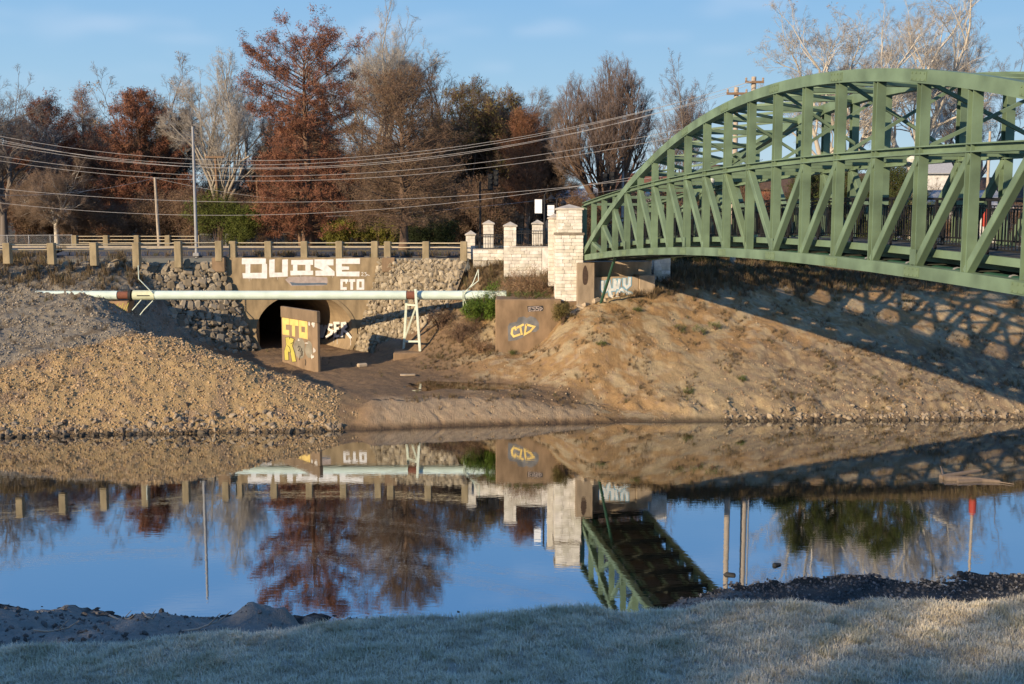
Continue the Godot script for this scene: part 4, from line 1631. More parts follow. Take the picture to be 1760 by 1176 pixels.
	for i in range(1, 24):
		var b := Buf.new()
		b.tube([bp(i + 0.45, 0.42, chord_y(i + 0.45) + 0.02), bp(i + 0.48, 0.42, chord_y(i + 0.48) + 0.02)], [0.145, 0.145], 12)
		b.beam(bp(i + 0.46, 0.36, chord_y(i) + 0.14), bp(i + 0.46, 0.36, chord_y(i) + 0.24), 0.03, 0.03)
		part("conduit_clamp", b, mats.steel, o)
	# black railings on both sides of the walk
	for q in [0.42, BWIDE - 0.42]:
		var rl := Buf.new()
		for k in [[1.62, 0.06, 0.05], [1.45, 0.03, 0.03], [0.62, 0.04, 0.04]]:
			chain(rl, func(i): return chord_y(i) + k[0], 0, 24, q, k[1], k[2], 1)
		for i in 25:
			rl.beam(bp(i, q, chord_y(i) + 0.5), bp(i, q, chord_y(i) + 1.62), 0.05, 0.05, BSIDE)
		var rp := part("railing", rl, mats.iron, o)
		var pk := Buf.new()
		for j in 24 * 17:
			var i := j / 17.0
			pk.beam(bp(i, q, chord_y(i) + 0.62), bp(i, q, chord_y(i) + 1.45), 0.018, 0.018, BSIDE)
		part("pickets", pk, mats.iron, rp, "stuff")
	# lamps under the middle struts, and the drain that slants to the ground
	for i in [4, 8, 15]:
		var b := Buf.new()
		var p := bp(i, 0.9, chord_y(i) + 2.56)
		b.lathe(p, [[0.02, -0.14], [0.1, -0.1], [0.13, 0.0], [0.08, 0.07], [0.05, 0.08]], 12)
		part("lamp", b, mats.lamp, o)
	var dr := Buf.new()
	var d1 := spot(1030, 527, 55.2)
	dr.tube([bp(2.2, 0.45, chord_y(2.2) - 0.1), Vector3(d1.x, d1.y - 0.1, d1.z)], [0.075, 0.075], 10)
	part("drain_pipe", dr, mats.green_dark, o)


# ------------------------------------------------------------------ trees
var sprays := {}


func twig_spray(s: int, n: int, thick: float) -> ArrayMesh:   # one metre of fine bare twigs, along +y
	var r := dice(s)
	var b := Buf.new()
	b.spike(Vector3.ZERO, Vector3(0, 1, 0), thick * 1.4)
	for i in n:
		var t := r.randf_range(0.05, 0.9)
		var a := r.randf() * TAU
		var p := Vector3(0, t, 0)
		var l := (1.05 - t) * r.randf_range(0.45, 0.9)
		var d := Vector3(cos(a) * 0.75, 1.0, sin(a) * 0.75).normalized()
		b.spike(p, p + d * l, thick)
		for k in 2:
			var a2 := a + r.randf_range(-1.4, 1.4)
			var q := p + d * l * r.randf_range(0.3, 0.8)
			b.spike(q, q + (d + Vector3(cos(a2), 0.3, sin(a2)) * 0.8).normalized() * l * 0.5, thick * 0.75)
	return b.mesh()


func leaf_spray(s: int, n: int, leaf: float, width: float, droop: float) -> ArrayMesh:   # a feathery clump, along +y
	var r := dice(s)
	var b := Buf.new()
	b.tint = Color(0.7, 0.6, 0.5)
	b.spike(Vector3.ZERO, Vector3(0, 0.9, 0), 0.012)
	for i in n:
		var g := r.randf_range(0.7, 1.25)
		b.tint = Color(g, g * r.randf_range(0.92, 1.05), g * r.randf_range(0.85, 1.05))
		var p := Vector3(r.randfn(0, 0.16), r.randf_range(0.05, 1.0), r.randfn(0, 0.16))
		var d := Vector3(r.randfn(0, 1), r.randfn(0.2, 0.8), r.randfn(0, 1)).normalized()
		d = (d + Vector3(0, -droop, 0)).normalized()
		var side := d.cross(Vector3(r.randfn(0, 1), r.randfn(0, 1), r.randfn(0, 1)).normalized()).normalized() * width
		b.blade(p, p + d * leaf * r.randf_range(0.6, 1.3), side)
	return b.mesh()


func aim(dir: Vector3, roll: float) -> Basis:
	var y := dir.normalized()
	var x := (Vector3.FORWARD if absf(y.y) > 0.9 else Vector3.UP).cross(y).normalized()
	return Basis(x, y, x.cross(y)).rotated(y, roll)


# a broad-leaved tree in winter.  p: height, trunk radius, fork height, angle, rise (pull upwards), levels, kids, ratio, spray size
func bare_tree(called: String, label: String, base: Vector3, s: int, p: Dictionary, group := "") -> Node3D:
	var o := thing(called, base, label, "tree", group)
	var r := dice(s)
	var h: float = p.h
	var b := Buf.new()
	var tf := []
	var cols := []
	var trunk := []
	var rad := []
	var fork: float = h * p.get("fork", 0.25)
	var lean: Vector3 = Vector3(r.randf_range(-0.04, 0.04), 0, r.randf_range(-0.04, 0.04)) + p.get("lean", Vector3.ZERO)
	for i in 6:
		var t := i / 5.0
		trunk.append(lean * fork * t * 6.0 * 0.2 + Vector3(0, fork * t - 0.1, 0))
		rad.append(p.r * lerpf(1.25, 0.8, sqrt(t)))
	b.tube(trunk, rad, 9)
	var stack := []
	var n0: int = p.get("leaders", 4)
	for k in n0:
		var a := TAU * (k + r.randf_range(-0.3, 0.3)) / n0
		var out: float = p.get("angle", 0.5) * r.randf_range(0.5, 1.15)
		if k == 0:
			out *= 0.25
		var d := Vector3(cos(a) * sin(out), cos(out), sin(a) * sin(out))
		stack.append([trunk[5] - Vector3(0, fork * 0.12 * r.randf(), 0), d, (h - fork) * r.randf_range(0.42, 0.54), p.r * r.randf_range(0.5, 0.72), 1])
	var levels: int = p.get("levels", 4)
	var rise: float = p.get("rise", 0.12)
	var wig: float = p.get("wiggle", 0.16)
	var dome: Vector2 = p.get("dome", Vector2.ZERO)
	while stack.size():
		var e: Array = stack.pop_back()
		var pos: Vector3 = e[0]
		var d: Vector3 = e[1]
		var l: float = e[2]
		var r0: float = e[3]
		var lev: int = e[4]
		var seg := 4 if lev < 3 else 3
		var pts := [pos]
		var rr := [r0]
		var dirs := [d]
		for i in seg:
			d = (d + Vector3(r.randfn(0, wig), r.randfn(0, wig * 0.7) + rise, r.randfn(0, wig))).normalized()
			pos += d * l / seg
			if dome.x > 0.0 and Vector3(pos.x / dome.x, (pos.y - h + dome.y) / dome.y if pos.y > h - dome.y else 0.0, pos.z / dome.x).length() > 1.0 + r.randf_range(-0.05, 0.05):
				break
			pts.append(pos)
			dirs.append(d)
			rr.append(lerpf(r0, maxf(r0 * 0.5, 0.008), float(i + 1) / seg))
		seg = pts.size() - 1
		if seg == 0:
			continue
		b.tube(pts, rr, 7 if lev == 1 else 5 if lev == 2 else 4 if lev == 3 else 3, false)
		if lev < levels:
			var kids: int = p.get("kids", 4)
			for k in kids:
				var t := r.randf_range(0.25, 1.0) if k > 0 else 1.0
				var ii := clampi(int(t * seg), 0, seg - 1)
				var f := t * seg - ii
				var q: Vector3 = pts[ii].lerp(pts[ii + 1], f)
				var dd: Vector3 = dirs[ii + 1]
				var side := dd.cross(Vector3(r.randfn(0, 1), r.randfn(0, 1), r.randfn(0, 1))).normalized()
				var ang: float = p.get("split", 0.62) * r.randf_range(0.6, 1.3) * (0.4 if k == 0 else 1.0)
				var nd := (dd * cos(ang) + side * sin(ang)).normalized()
				stack.append([q, nd, l * p.get("ratio", 0.68) * r.randf_range(0.75, 1.15) * (1.0 if k == 0 else lerpf(1.05, 0.75, t)), maxf(rr[ii] * (0.78 if k == 0 else 0.55), 0.01), lev + 1])
		if lev >= levels - 1:
			var ns: int = p.get("sprays", 3) if lev == levels else 1
			for k in ns:
				var t := r.randf_range(0.3, 1.0) if k > 0 else 0.95
				var ii := clampi(int(t * seg), 0, seg - 1)
				var q: Vector3 = pts[ii].lerp(pts[ii + 1], t * seg - ii)
				var nd: Vector3 = (dirs[ii + 1] + Vector3(r.randfn(0, 0.45), r.randfn(0.1, 0.35), r.randfn(0, 0.45))).normalized()
				var sc: float = p.get("spray", 1.1) * r.randf_range(0.6, 1.2)
				tf.append(Transform3D(aim(nd, r.randf() * TAU) * Basis.from_scale(Vector3(sc, sc, sc)), q + base * 0.0))
				var g := r.randf_range(0.75, 1.2)
				cols.append(Color(g, g, g))
	for i in b.v.size():
		b.v[i] += base
	part("branches", b, mats[p.bark], o)
	swarm("twigs", sprays[p.get("kind", "twig")], mats[p.get("twigs", p.bark)], tf, cols, o)
	if p.has("leaves"):   # some dry leaves that still hang on
		var lt := []
		var lc := []
		for t in tf:
			if r.randf() < p.leaves:
				lt.append(t)
				lc.append(cols[lc.size()])
		swarm("dry_leaves", sprays.sparse, mats[p.leafmat], lt, lc, o)
	return o


# a conifer-like tree: straight trunk, tiers of boughs carrying feathery sprays.  profile: [height share, bough length in metres]
func tier_tree(called: String, label: String, base: Vector3, s: int, p: Dictionary, group := "") -> Node3D:
	var o := thing(called, base, label, "tree", group)
	var r := dice(s)
	var h: float = p.h
	var b := Buf.new()
	var tf := []
	var cols := []
	var pts := []
	var rad := []
	for i in 13:
		var t := i / 12.0
		pts.append(Vector3(sin(t * 5.0 + s) * 0.12 * h * 0.04, h * t * 0.985 - 0.1, cos(t * 4.0 + s) * 0.1 * h * 0.04))
		rad.append(maxf(p.r * pow(1.0 - t, 0.8) * (1.0 + 0.5 * exp(-t * 22.0)), 0.02))
	b.tube(pts, rad, 10)
	var y: float = h * p.get("low", 0.1)
	var az := r.randf() * TAU
	while y < h * 0.985:
		var t := y / h
		var l: float = along(p.profile, t) * r.randf_range(0.62, 1.15)
		az += 2.4 + r.randf_range(-0.5, 0.5)
		if p.has("gap") and r.randf() < p.gap:
			y += p.get("step", 0.25)
			continue
		var up: float = along(p.get("pitch", [[0.0, -0.1], [1.0, 0.8]]), t) + r.randf_range(-0.12, 0.12)
		var d := Vector3(cos(az) * cos(up), sin(up), sin(az) * cos(up))
		var q := Vector3(0, y, 0)
		var bp_ := [q]
		var br := []
		var r0 := maxf(p.r * 0.22 * (1.0 - t * 0.6) * clampf(l / 3.0, 0.4, 1.2), 0.015)
		for i in 5:
			br.append(lerpf(r0, 0.012, i / 4.0))
			if i < 4:
				d = (d + Vector3(r.randfn(0, 0.1), p.get("curl", 0.06), r.randfn(0, 0.1))).normalized()
				q += d * l / 4.0
				bp_.append(q)
		b.tube(bp_, br, 5, false)
		var n := int(l * p.get("density", 5.0)) + 2
		for k in n:
			var f: float = pow(r.randf(), 0.75) * (1.0 - p.get("clear", 0.18)) + p.get("clear", 0.18)
			var ii := clampi(int(f * 4.0), 0, 3)
			var c: Vector3 = bp_[ii].lerp(bp_[ii + 1], f * 4.0 - ii)
			var dd: Vector3 = (bp_[ii + 1] - bp_[ii]).normalized()
			var side := dd.cross(Vector3.UP).normalized() * (1.0 if r.randf() < 0.5 else -1.0)
			var reach: float = along([[0, 0.5], [0.5, 0.9], [1, 0.35]], f) * l * p.get("fan", 0.28) * r.randf()
			var e := c + side * reach + dd * reach * 0.6 + Vector3(0, r.randfn(-0.05, 0.12) - reach * p.get("sag", 0.15), 0)
			if k % 3 == 0 and reach > 0.3:
				b.tube([c, e], [0.014, 0.006], 3, false)
			var nd := (dd + side * r.randf_range(0.0, 1.2) + Vector3(0, r.randfn(p.get("lift", -0.1), 0.35), 0)).normalized()
			var sc: float = p.get("spray", 0.8) * r.randf_range(0.55, 1.2)
			tf.append(Transform3D(aim(nd, r.randf() * TAU) * Basis.from_scale(Vector3(sc, sc, sc)), e))
			var g := r.randf_range(0.7, 1.2)
			cols.append(Color(g, g * r.randf_range(0.94, 1.06), g))
		y += p.get("step", 0.25) * r.randf_range(0.6, 1.4)
	for i in b.v.size():
		b.v[i] += base
	part("branches", b, mats[p.bark], o)
	swarm("crown", sprays[p.kind], mats[p.leaf], tf, cols, o)
	return o


# a bush: stems that fan out of the ground and a loose mass of leaf clumps
func bush(called: String, label: String, base: Vector3, s: int, size: Vector3, n: int, kind: String, leaf: String, spray: float, group := "", category := "bush") -> Node3D:
	var o := thing(called, base, label, category, group)
	var r := dice(s)
	var b := Buf.new()
	var tf := []
	var cols := []
	for i in 14:
		var a := r.randf() * TAU
		var e := Vector3(cos(a) * size.x * 0.4 * r.randf(), size.y * r.randf_range(0.4, 0.85), sin(a) * size.z * 0.4 * r.randf())
		b.tube([base + Vector3(e.x * 0.15, -0.05, e.z * 0.15), base + e * Vector3(0.5, 0.6, 0.5), base + e], [0.03, 0.02, 0.008], 4, false)
	var lobes := []
	for i in 9:
		lobes.append([Vector3(r.randf_range(-0.36, 0.36) * size.x, r.randf_range(0.25, 0.78) * size.y, r.randf_range(-0.36, 0.36) * size.z), r.randf_range(0.16, 0.3)])
	for i in n:
		var lb: Array = lobes[r.randi() % 9]
		var d := Vector3(r.randfn(0, 1), r.randfn(0, 1), r.randfn(0, 1)).normalized()
		var q: Vector3 = lb[0] + d * size * lb[1] * pow(r.randf(), 0.45)
		if q.y < 0.02:
			q.y = r.randf() * 0.3
		var sc := spray * r.randf_range(0.5, 1.2)
		tf.append(Transform3D(aim((d + Vector3(0, 0.5, 0)).normalized(), r.randf() * TAU) * Basis.from_scale(Vector3(sc, sc, sc)), q))
		var g := r.randf_range(0.65, 1.25)
		cols.append(Color(g, g * r.randf_range(0.92, 1.06), g))
	part("stems", b, mats.bark_brown, o)
	swarm("leaves", sprays[kind], mats[leaf], tf, cols, o)
	return o


func again(src: Node3D, at: Vector3, turn: float, sc: Vector3, label: String, group := "") -> Node3D:   # a copy with its parts
	var o: Node3D = src.duplicate()
	o.name = numbered(String(src.name).rstrip("_0123456789"))
	add_child(o)
	o.position = at
	o.rotation.y = turn
	o.scale = sc
	o.set_meta("label", label)
	if group:
		o.set_meta("group", group)
	return o


func ground_at(x: float, y_top: float, depth: float, base := 6.55) -> Array:   # [base point, height] of something whose top shows at (x, y_top)
	var t := spot(x, y_top, depth)
	return [Vector3(t.x, base, -depth), (t.y - base) * (0.93 if t.y - base > 5.0 else 1.0)]


func build_trees() -> void:
	sprays.twig = twig_spray(1, 13, 0.0085)
	sprays.fine = twig_spray(2, 16, 0.007)
	sprays.bold = twig_spray(8, 10, 0.011)
	sprays.rust = leaf_spray(3, 46, 0.30, 0.026, 0.25)
	sprays.brown = leaf_spray(4, 26, 0.26, 0.014, 0.15)
	sprays.sparse = leaf_spray(5, 12, 0.2, 0.04, 0.4)
	sprays.pine = leaf_spray(6, 48, 0.28, 0.022, -0.2)
	sprays.leafy = leaf_spray(7, 34, 0.2, 0.05, 0.1)
	var g := ground_at(522, 70, 85)
	tier_tree("cypress_tree", "tallest rust red bald cypress, rising into the sky left of the picture's middle", g[0], 101, {h = g[1], r = 0.42, bark = "bark_cypress", leaf = "leaf_rust", kind = "rust", low = 0.06, step = 0.09, density = 5.2, gap = 0.2, clear = 0.14,
		profile = [[0.0, 2.4], [0.1, 4.1], [0.3, 4.1], [0.42, 3.9], [0.5, 3.6], [0.56, 3.8], [0.64, 4.9], [0.72, 4.5], [0.84, 5.5], [0.93, 4.8], [1.0, 2.3]], pitch = [[0, -0.12], [0.5, 0.05], [0.8, 0.35], [1, 0.9]], spray = 0.78, fan = 0.42, lift = -0.05})
	g = ground_at(690, 128, 76)
	tier_tree("cypress_tree", "brown thinly leaved bald cypress with a straight trunk, right of the tallest red one", g[0], 102, {h = g[1], r = 0.3, bark = "bark_brown", leaf = "leaf_brown", kind = "brown", low = 0.14, step = 0.055, density = 6.5, gap = 0.05, clear = 0.15,
		profile = [[0.0, 3.2], [0.15, 4.4], [0.5, 4.6], [0.7, 4.1], [0.85, 3.3], [0.95, 2.1], [1.0, 0.9]], pitch = [[0, -0.1], [0.5, 0.25], [1, 0.8]], spray = 0.75, fan = 0.4})
	g = ground_at(76, 165, 100)
	var rust := tier_tree("cypress_tree", "rust brown cypress with a blunt top, farthest left of the red trees", g[0], 103, {h = g[1], r = 0.3, bark = "bark_brown", leaf = "leaf_rust_dull", kind = "rust", low = 0.04, step = 0.13, density = 5.0, gap = 0.08, clear = 0.08,
		profile = [[0.0, 4.0], [0.2, 4.8], [0.5, 4.0], [0.75, 3.0], [0.92, 1.9], [1.0, 0.6]], pitch = [[0, 0.1], [0.5, 0.5], [1, 1.1]], spray = 0.85, fan = 0.35})
	g = ground_at(138, 140, 104)
	tier_tree("cypress_tree", "slender pinkish brown cypress with a thin pointed top, second from the left", g[0], 104, {h = g[1], r = 0.26, bark = "bark_pale", leaf = "leaf_rust_pale", kind = "brown", low = 0.08, step = 0.09, density = 4.6, gap = 0.05, clear = 0.08,
		profile = [[0.0, 3.6], [0.3, 4.2], [0.6, 3.0], [0.8, 1.7], [1.0, 0.5]], pitch = [[0, 0.2], [0.5, 0.6], [1, 1.2]], spray = 0.8, fan = 0.35})
	g = ground_at(234, 150, 98)
	tier_tree("cypress_tree", "red brown cypress with an orange tip, left of the tall grey lamp pole", g[0], 105, {h = g[1], r = 0.32, bark = "bark_brown", leaf = "leaf_rust", kind = "rust", low = 0.04, step = 0.11, density = 4.8, gap = 0.08, clear = 0.08,
		profile = [[0.0, 4.6], [0.25, 5.2], [0.5, 4.2], [0.7, 3.2], [0.85, 2.2], [1.0, 0.7]], pitch = [[0, 0.1], [0.5, 0.5], [1, 1.1]], spray = 0.85, fan = 0.35})
	g = ground_at(905, 200, 86)
	tier_tree("cypress_tree", "low rounded russet tree behind the white pillars", g[0], 106, {h = g[1], r = 0.2, bark = "bark_brown", leaf = "leaf_russet", kind = "brown", low = 0.2, step = 0.06, density = 5.0, gap = 0.05, clear = 0.1,
		profile = [[0.0, 1.6], [0.3, 2.9], [0.6, 3.0], [0.85, 2.2], [1.0, 0.8]], pitch = [[0, 0.9], [1, 1.2]], spray = 0.8, fan = 0.35, lift = 0.4})
	# bare trees
	g = ground_at(372, 66, 97)
	bare_tree("bare_tree", "tall pale bare tree with several white stems, left of the tallest red cypress", g[0], 111, {h = g[1], r = 0.34, bark = "bark_pale", twigs = "twig_pale", fork = 0.16, leaders = 7, angle = 0.5, rise = 0.09, levels = 4, kids = 5, split = 0.55, ratio = 0.66, sprays = 2, spray = 0.9, kind = "twig", dome = Vector2(4.6, 7.0)})
	g = ground_at(650, 12, 106)
	bare_tree("bare_tree", "high grey bare tree showing its top to the right of the tallest red cypress", g[0], 112, {h = g[1], r = 0.36, bark = "bark_pale", twigs = "twig_pale", fork = 0.3, leaders = 5, angle = 0.45, rise = 0.09, levels = 4, kids = 5, split = 0.6, ratio = 0.66, sprays = 3, spray = 1.2, kind = "fine"})
	g = ground_at(738, 36, 110)
	bare_tree("bare_tree", "open bare tree with a long limb reaching right, above the brown cypress", g[0], 113, {h = g[1], r = 0.34, bark = "bark_brown", fork = 0.35, leaders = 4, angle = 0.6, rise = 0.07, levels = 4, kids = 4, split = 0.7, ratio = 0.68, sprays = 2, spray = 1.1, wiggle = 0.22})
	g = ground_at(825, 124, 100)
	bare_tree("bare_tree", "dense olive brown tree with a few leaves left, right of the brown cypress", g[0], 114, {h = g[1], r = 0.3, bark = "bark_brown", fork = 0.14, leaders = 7, angle = 0.6, rise = 0.1, levels = 4, kids = 5, split = 0.6, ratio = 0.72, sprays = 4, dome = Vector2(4.2, 5.0), spray = 1.2, kind = "fine", leaves = 0.55, leafmat = "leaf_olive"})
	g = ground_at(905, 105, 104)
	bare_tree("bare_tree", "thin bare grey tree between the olive brown tree and the round one", g[0], 115, {h = g[1], r = 0.26, bark = "bark_grey", fork = 0.22, leaders = 5, angle = 0.4, rise = 0.1, levels = 4, kids = 4, split = 0.6, ratio = 0.66, sprays = 3, spray = 1.15, kind = "fine"})
	g = ground_at(1040, 72, 96)
	bare_tree("bare_tree", "round topped bare tree standing alone against the sky, left of the bridge arch", g[0], 116, {h = g[1], r = 0.36, bark = "bark_brown", twigs = "twig_mauve", fork = 0.2, leaders = 11, angle = 0.9, rise = 0.12, levels = 4, kids = 6, split = 0.5, ratio = 0.74, sprays = 2, spray = 0.75, kind = "fine", wiggle = 0.09, dome = Vector2(4.5, 7.0)})
	g = ground_at(1175, 130, 120)
	bare_tree("bare_tree", "narrow bare tree with upright twigs directly left of the bridge arch", g[0], 117, {h = g[1], r = 0.26, bark = "bark_grey", twigs = "twig_mauve", fork = 0.2, leaders = 6, angle = 0.34, rise = 0.2, levels = 4, kids = 4, split = 0.5, ratio = 0.66, sprays = 2, spray = 1.3, kind = "fine"})
	g = ground_at(1120, 200, 110)
	bare_tree("bare_tree", "leaning crooked bare tree between the round one and the bridge arch", g[0], 118, {h = g[1], r = 0.2, bark = "bark_grey", fork = 0.3, leaders = 3, angle = 0.6, rise = 0.04, levels = 4, kids = 3, split = 0.7, ratio = 0.7, sprays = 2, spray = 1.0, wiggle = 0.24, lean = Vector3(0.25, 0, 0)})
	g = ground_at(1455, -30, 92)
	bare_tree("sycamore_tree", "white limbed sycamore above the crown of the bridge arch, left of its twin", g[0], 119, {h = g[1], r = 0.5, bark = "bark_white", twigs = "twig_pale", fork = 0.3, leaders = 6, angle = 0.75, rise = 0.05, levels = 5, kids = 4, split = 0.66, ratio = 0.67, sprays = 2, spray = 0.75, wiggle = 0.2, leaves = 0.06, leafmat = "leaf_tan"})
	g = ground_at(1590, -45, 96)
	bare_tree("sycamore_tree", "white limbed sycamore rising highest above the bridge, right of its twin", g[0], 120, {h = g[1], r = 0.5, bark = "bark_white", twigs = "twig_pale", fork = 0.3, leaders = 5, angle = 0.55, rise = 0.07, levels = 5, kids = 4, split = 0.62, ratio = 0.67, sprays = 2, spray = 0.75, wiggle = 0.19, leaves = 0.06, leafmat = "leaf_tan"})
	g = ground_at(1690, 60, 110)
	bare_tree("bare_tree", "grey bare tree behind the right end of the bridge arch", g[0], 121, {h = g[1], r = 0.3, bark = "bark_grey", fork = 0.2, leaders = 6, angle = 0.45, rise = 0.12, levels = 4, kids = 4, split = 0.6, ratio = 0.66, sprays = 3, spray = 1.2, kind = "fine"})
	g = ground_at(290, 108, 104)
	bare_tree("bare_tree", "bare dark tree behind the orange tipped cypress", g[0], 122, {h = g[1], r = 0.3, bark = "bark_grey", fork = 0.25, leaders = 5, angle = 0.5, rise = 0.08, levels = 4, kids = 4, split = 0.66, ratio = 0.68, sprays = 3, spray = 1.1, leaves = 0.2, leafmat = "leaf_tan"})
	g = ground_at(-8, 118, 92)
	bare_tree("bare_tree", "spreading bare tree at the left edge of the picture", g[0], 123, {h = g[1], r = 0.32, bark = "bark_grey", fork = 0.2, leaders = 6, angle = 0.6, rise = 0.06, levels = 4, kids = 5, split = 0.66, ratio = 0.68, sprays = 2, spray = 1.1, wiggle = 0.2})
	g = ground_at(92, 285, 88)
	bare_tree("bare_tree", "small pale forked bare tree behind the chain link fence at the left", g[0], 124, {h = g[1], r = 0.2, bark = "bark_white", twigs = "twig_brown", fork = 0.3, leaders = 5, angle = 0.95, rise = 0.02, levels = 4, kids = 5, split = 0.7, ratio = 0.74, sprays = 3, spray = 1.0, wiggle = 0.18, kind = "fine"})
	# the wood behind: copies of two small bare trees
	g = ground_at(30, 250, 120)
	var w1 := bare_tree("wood_tree", "brown bare tree in the wood behind the road", g[0], 131, {h = 9.5, r = 0.2, bark = "bark_brown", twigs = "twig_brown", fork = 0.1, leaders = 6, angle = 0.6, rise = 0.08, levels = 4, kids = 5, split = 0.62, ratio = 0.7, sprays = 4, spray = 1.3, kind = "fine"}, "bare trees in the wood behind the road")
	g = ground_at(180, 250, 122)
	var w2 := bare_tree("wood_tree", "brown bare tree in the wood behind the road", g[0], 132, {h = 11.0, r = 0.22, bark = "bark_dark", twigs = "twig_dark", fork = 0.12, leaders = 6, angle = 0.5, rise = 0.1, levels = 4, kids = 5, split = 0.6, ratio = 0.68, sprays = 4, spray = 1.3, kind = "fine"}, "bare trees in the wood behind the road")
	var r := dice(140)
	for row in 4:
		for i in 19:
			var x := -58.0 + i * 6.6 + r.randf_range(-2.5, 2.5) + row * 2.0
			var d: float = 101.0 + row * 12.0 + r.randf_range(-4, 4)
			var px := x / d * 1900.0 + 880.0
			if px > 920.0 and row < 2:
				continue
			var sc := r.randf_range(0.8, 1.1) * (1.0 if px < 920.0 else 0.62)
			if px > 290.0 and px < 460.0:
				sc *= 0.62
			var o := again(w1 if r.randf() < 0.5 else w2, Vector3(x, 6.6, -d), r.randf() * TAU, Vector3(sc, sc * r.randf_range(0.85, 1.15), sc), "brown bare tree in the wood behind the road", "bare trees in the wood behind the road")
			o.set_meta("category", "tree")
	# undergrowth along the far side of the road
	var k1 := bush("bush", "", Vector3(-30, 6.5, -92), 151, Vector3(4.2, 3.6, 3.0), 750, "brown", "leaf_brown", 0.75)
	k1.set_meta("label", "brown bare bush in the undergrowth across the road")
	k1.set_meta("group", "brown bushes in the undergrowth across the road")
	for i in 30:
		var d := r.randf_range(90, 104)
		var x := -47.0 + i * 2.15 + r.randf_range(-1.0, 1.0)
		if i > 21:
			x = 0.0 + (i - 22) * 6.5
			d = 98.0
		var sc := r.randf_range(0.8, 1.5)
		again(k1, Vector3(x, 6.5, -d), r.randf() * TAU, Vector3(sc, sc * r.randf_range(0.8, 1.2), sc), "brown bare bush in the undergrowth across the road", "brown bushes in the undergrowth across the road")
	var gb := [[372, 335, 86, 4.0, "green bush at the foot of the brown utility pole"], [415, 352, 86, 3.0, "green bush just left of the tallest red cypress's trunk"], [600, 368, 84, 3.4, "yellow green bush between the two tall cypress trunks"],
		[650, 374, 84, 3.8, "yellow green bush directly left of the brown cypress's trunk"], [745, 374, 84, 3.4, "dark green bush right of the brown cypress's trunk"], [790, 372, 94, 3.0, "dark green bush behind the last guard rail post"]]
	for i in gb.size():
		var q: Array = gb[i]
		var e := ground_at(q[0], q[1], q[2])
		bush("green_bush", q[4], e[0], 160 + i, Vector3(q[3], e[1], 2.6), 620, "leafy", "leaf_green" if i < 2 else "leaf_lime" if i < 4 else "leaf_dark", 0.55)
	# evergreens beyond the footbridge
	var ev := [[1392, 296, 66, 1.7, "narrow evergreen seen through the middle of the footbridge"], [1455, 300, 68, 2.0, "evergreen behind the footbridge, between the narrow one and the broad one"], [1538, 283, 66, 2.7, "broad evergreen behind the footbridge railing, right of the arch's middle"]]
	for i in ev.size():
		var q: Array = ev[i]
		var e := ground_at(q[0], q[1], q[2], 6.4)
		tier_tree("evergreen_tree", q[4], e[0], 170 + i, {h = e[1], r = 0.16, bark = "bark_brown", leaf = "leaf_pine", kind = "pine", low = 0.03, step = 0.055, density = 6.0, clear = 0.1, profile = [[0.0, q[3]], [0.4, q[3] * 0.9], [0.8, q[3] * 0.5], [1.0, 0.2]], pitch = [[0, 0.1], [1, 0.9]], spray = 0.6, fan = 0.4})
	for i in 7:
		var x: float = [1160, 1200, 1245, 1285, 1340, 1362, 1180][i]
		var e := ground_at(x, [440, 446, 438, 430, 425, 450, 452][i], [60.5, 60.0, 60.8, 61.5, 62.5, 59.5, 63.5][i], 5.9)
		bush("bank_bush", "dark evergreen bush on the bank top in the shade under the footbridge", e[0], 180 + i, Vector3(2.2, e[1] + 0.6, 1.8), 330, "leafy", "leaf_dark", 0.45, "dark bushes under the footbridge")
	# plants on the banks
	var p0 := spot(830, 535, 57.3)
	bush("green_shrub", "bright green shrub hanging beside the concrete block under the pipe", Vector3(p0.x, bank_h(p0.x, 57.5) - 0.4, -57.5), 190, Vector3(1.9, 2.2, 1.6), 650, "leafy", "leaf_bright", 0.34)
	p0 = spot(790, 590, 56.0)
	bush("brown_shrub", "dead brown shrub on the slope between the trestle and the concrete block", Vector3(p0.x, bank_h(p0.x, 56.6) - 0.1, -56.6), 191, Vector3(1.8, 1.3, 1.3), 260, "brown", "leaf_brown", 0.45)
	p0 = spot(758, 560, 58.5)
	bush("brown_shrub", "dead brown shrub above the trestle's footing, under the pipe's guard rods", Vector3(p0.x, bank_h(p0.x, 58.5) - 0.1, -58.5), 195, Vector3(1.7, 1.1, 1.4), 240, "brown", "leaf_brown", 0.42)
	p0 = spot(825, 590, 55.6)
	bush("brown_shrub", "dead brown shrub at the left foot of the concrete block", Vector3(p0.x, bank_h(p0.x, 55.6) - 0.1, -55.6), 196, Vector3(1.3, 0.9, 1.1), 170, "brown", "leaf_straw", 0.36)
	p0 = spot(908, 500, 57.2)
	bush("brown_shrub", "dry straw coloured brush growing on top of the concrete block", Vector3(p0.x, 4.5, -57.2), 192, Vector3(2.9, 1.7, 1.4), 420, "brown", "leaf_straw", 0.5)
	bush("green_shrub", "low green weeds along the top edge of the concrete block", Vector3(0.9, 4.62, -55.5), 193, Vector3(2.8, 0.4, 0.7), 130, "leafy", "leaf_weed", 0.18)
	p0 = spot(968, 560, 54.2)
	bush("green_shrub", "grey green weeds at the right corner of the concrete block", Vector3(p0.x, bank_h(p0.x, 54.3) - 0.05, -54.3), 194, Vector3(0.9, 1.1, 0.8), 170, "leafy", "leaf_olive", 0.28)
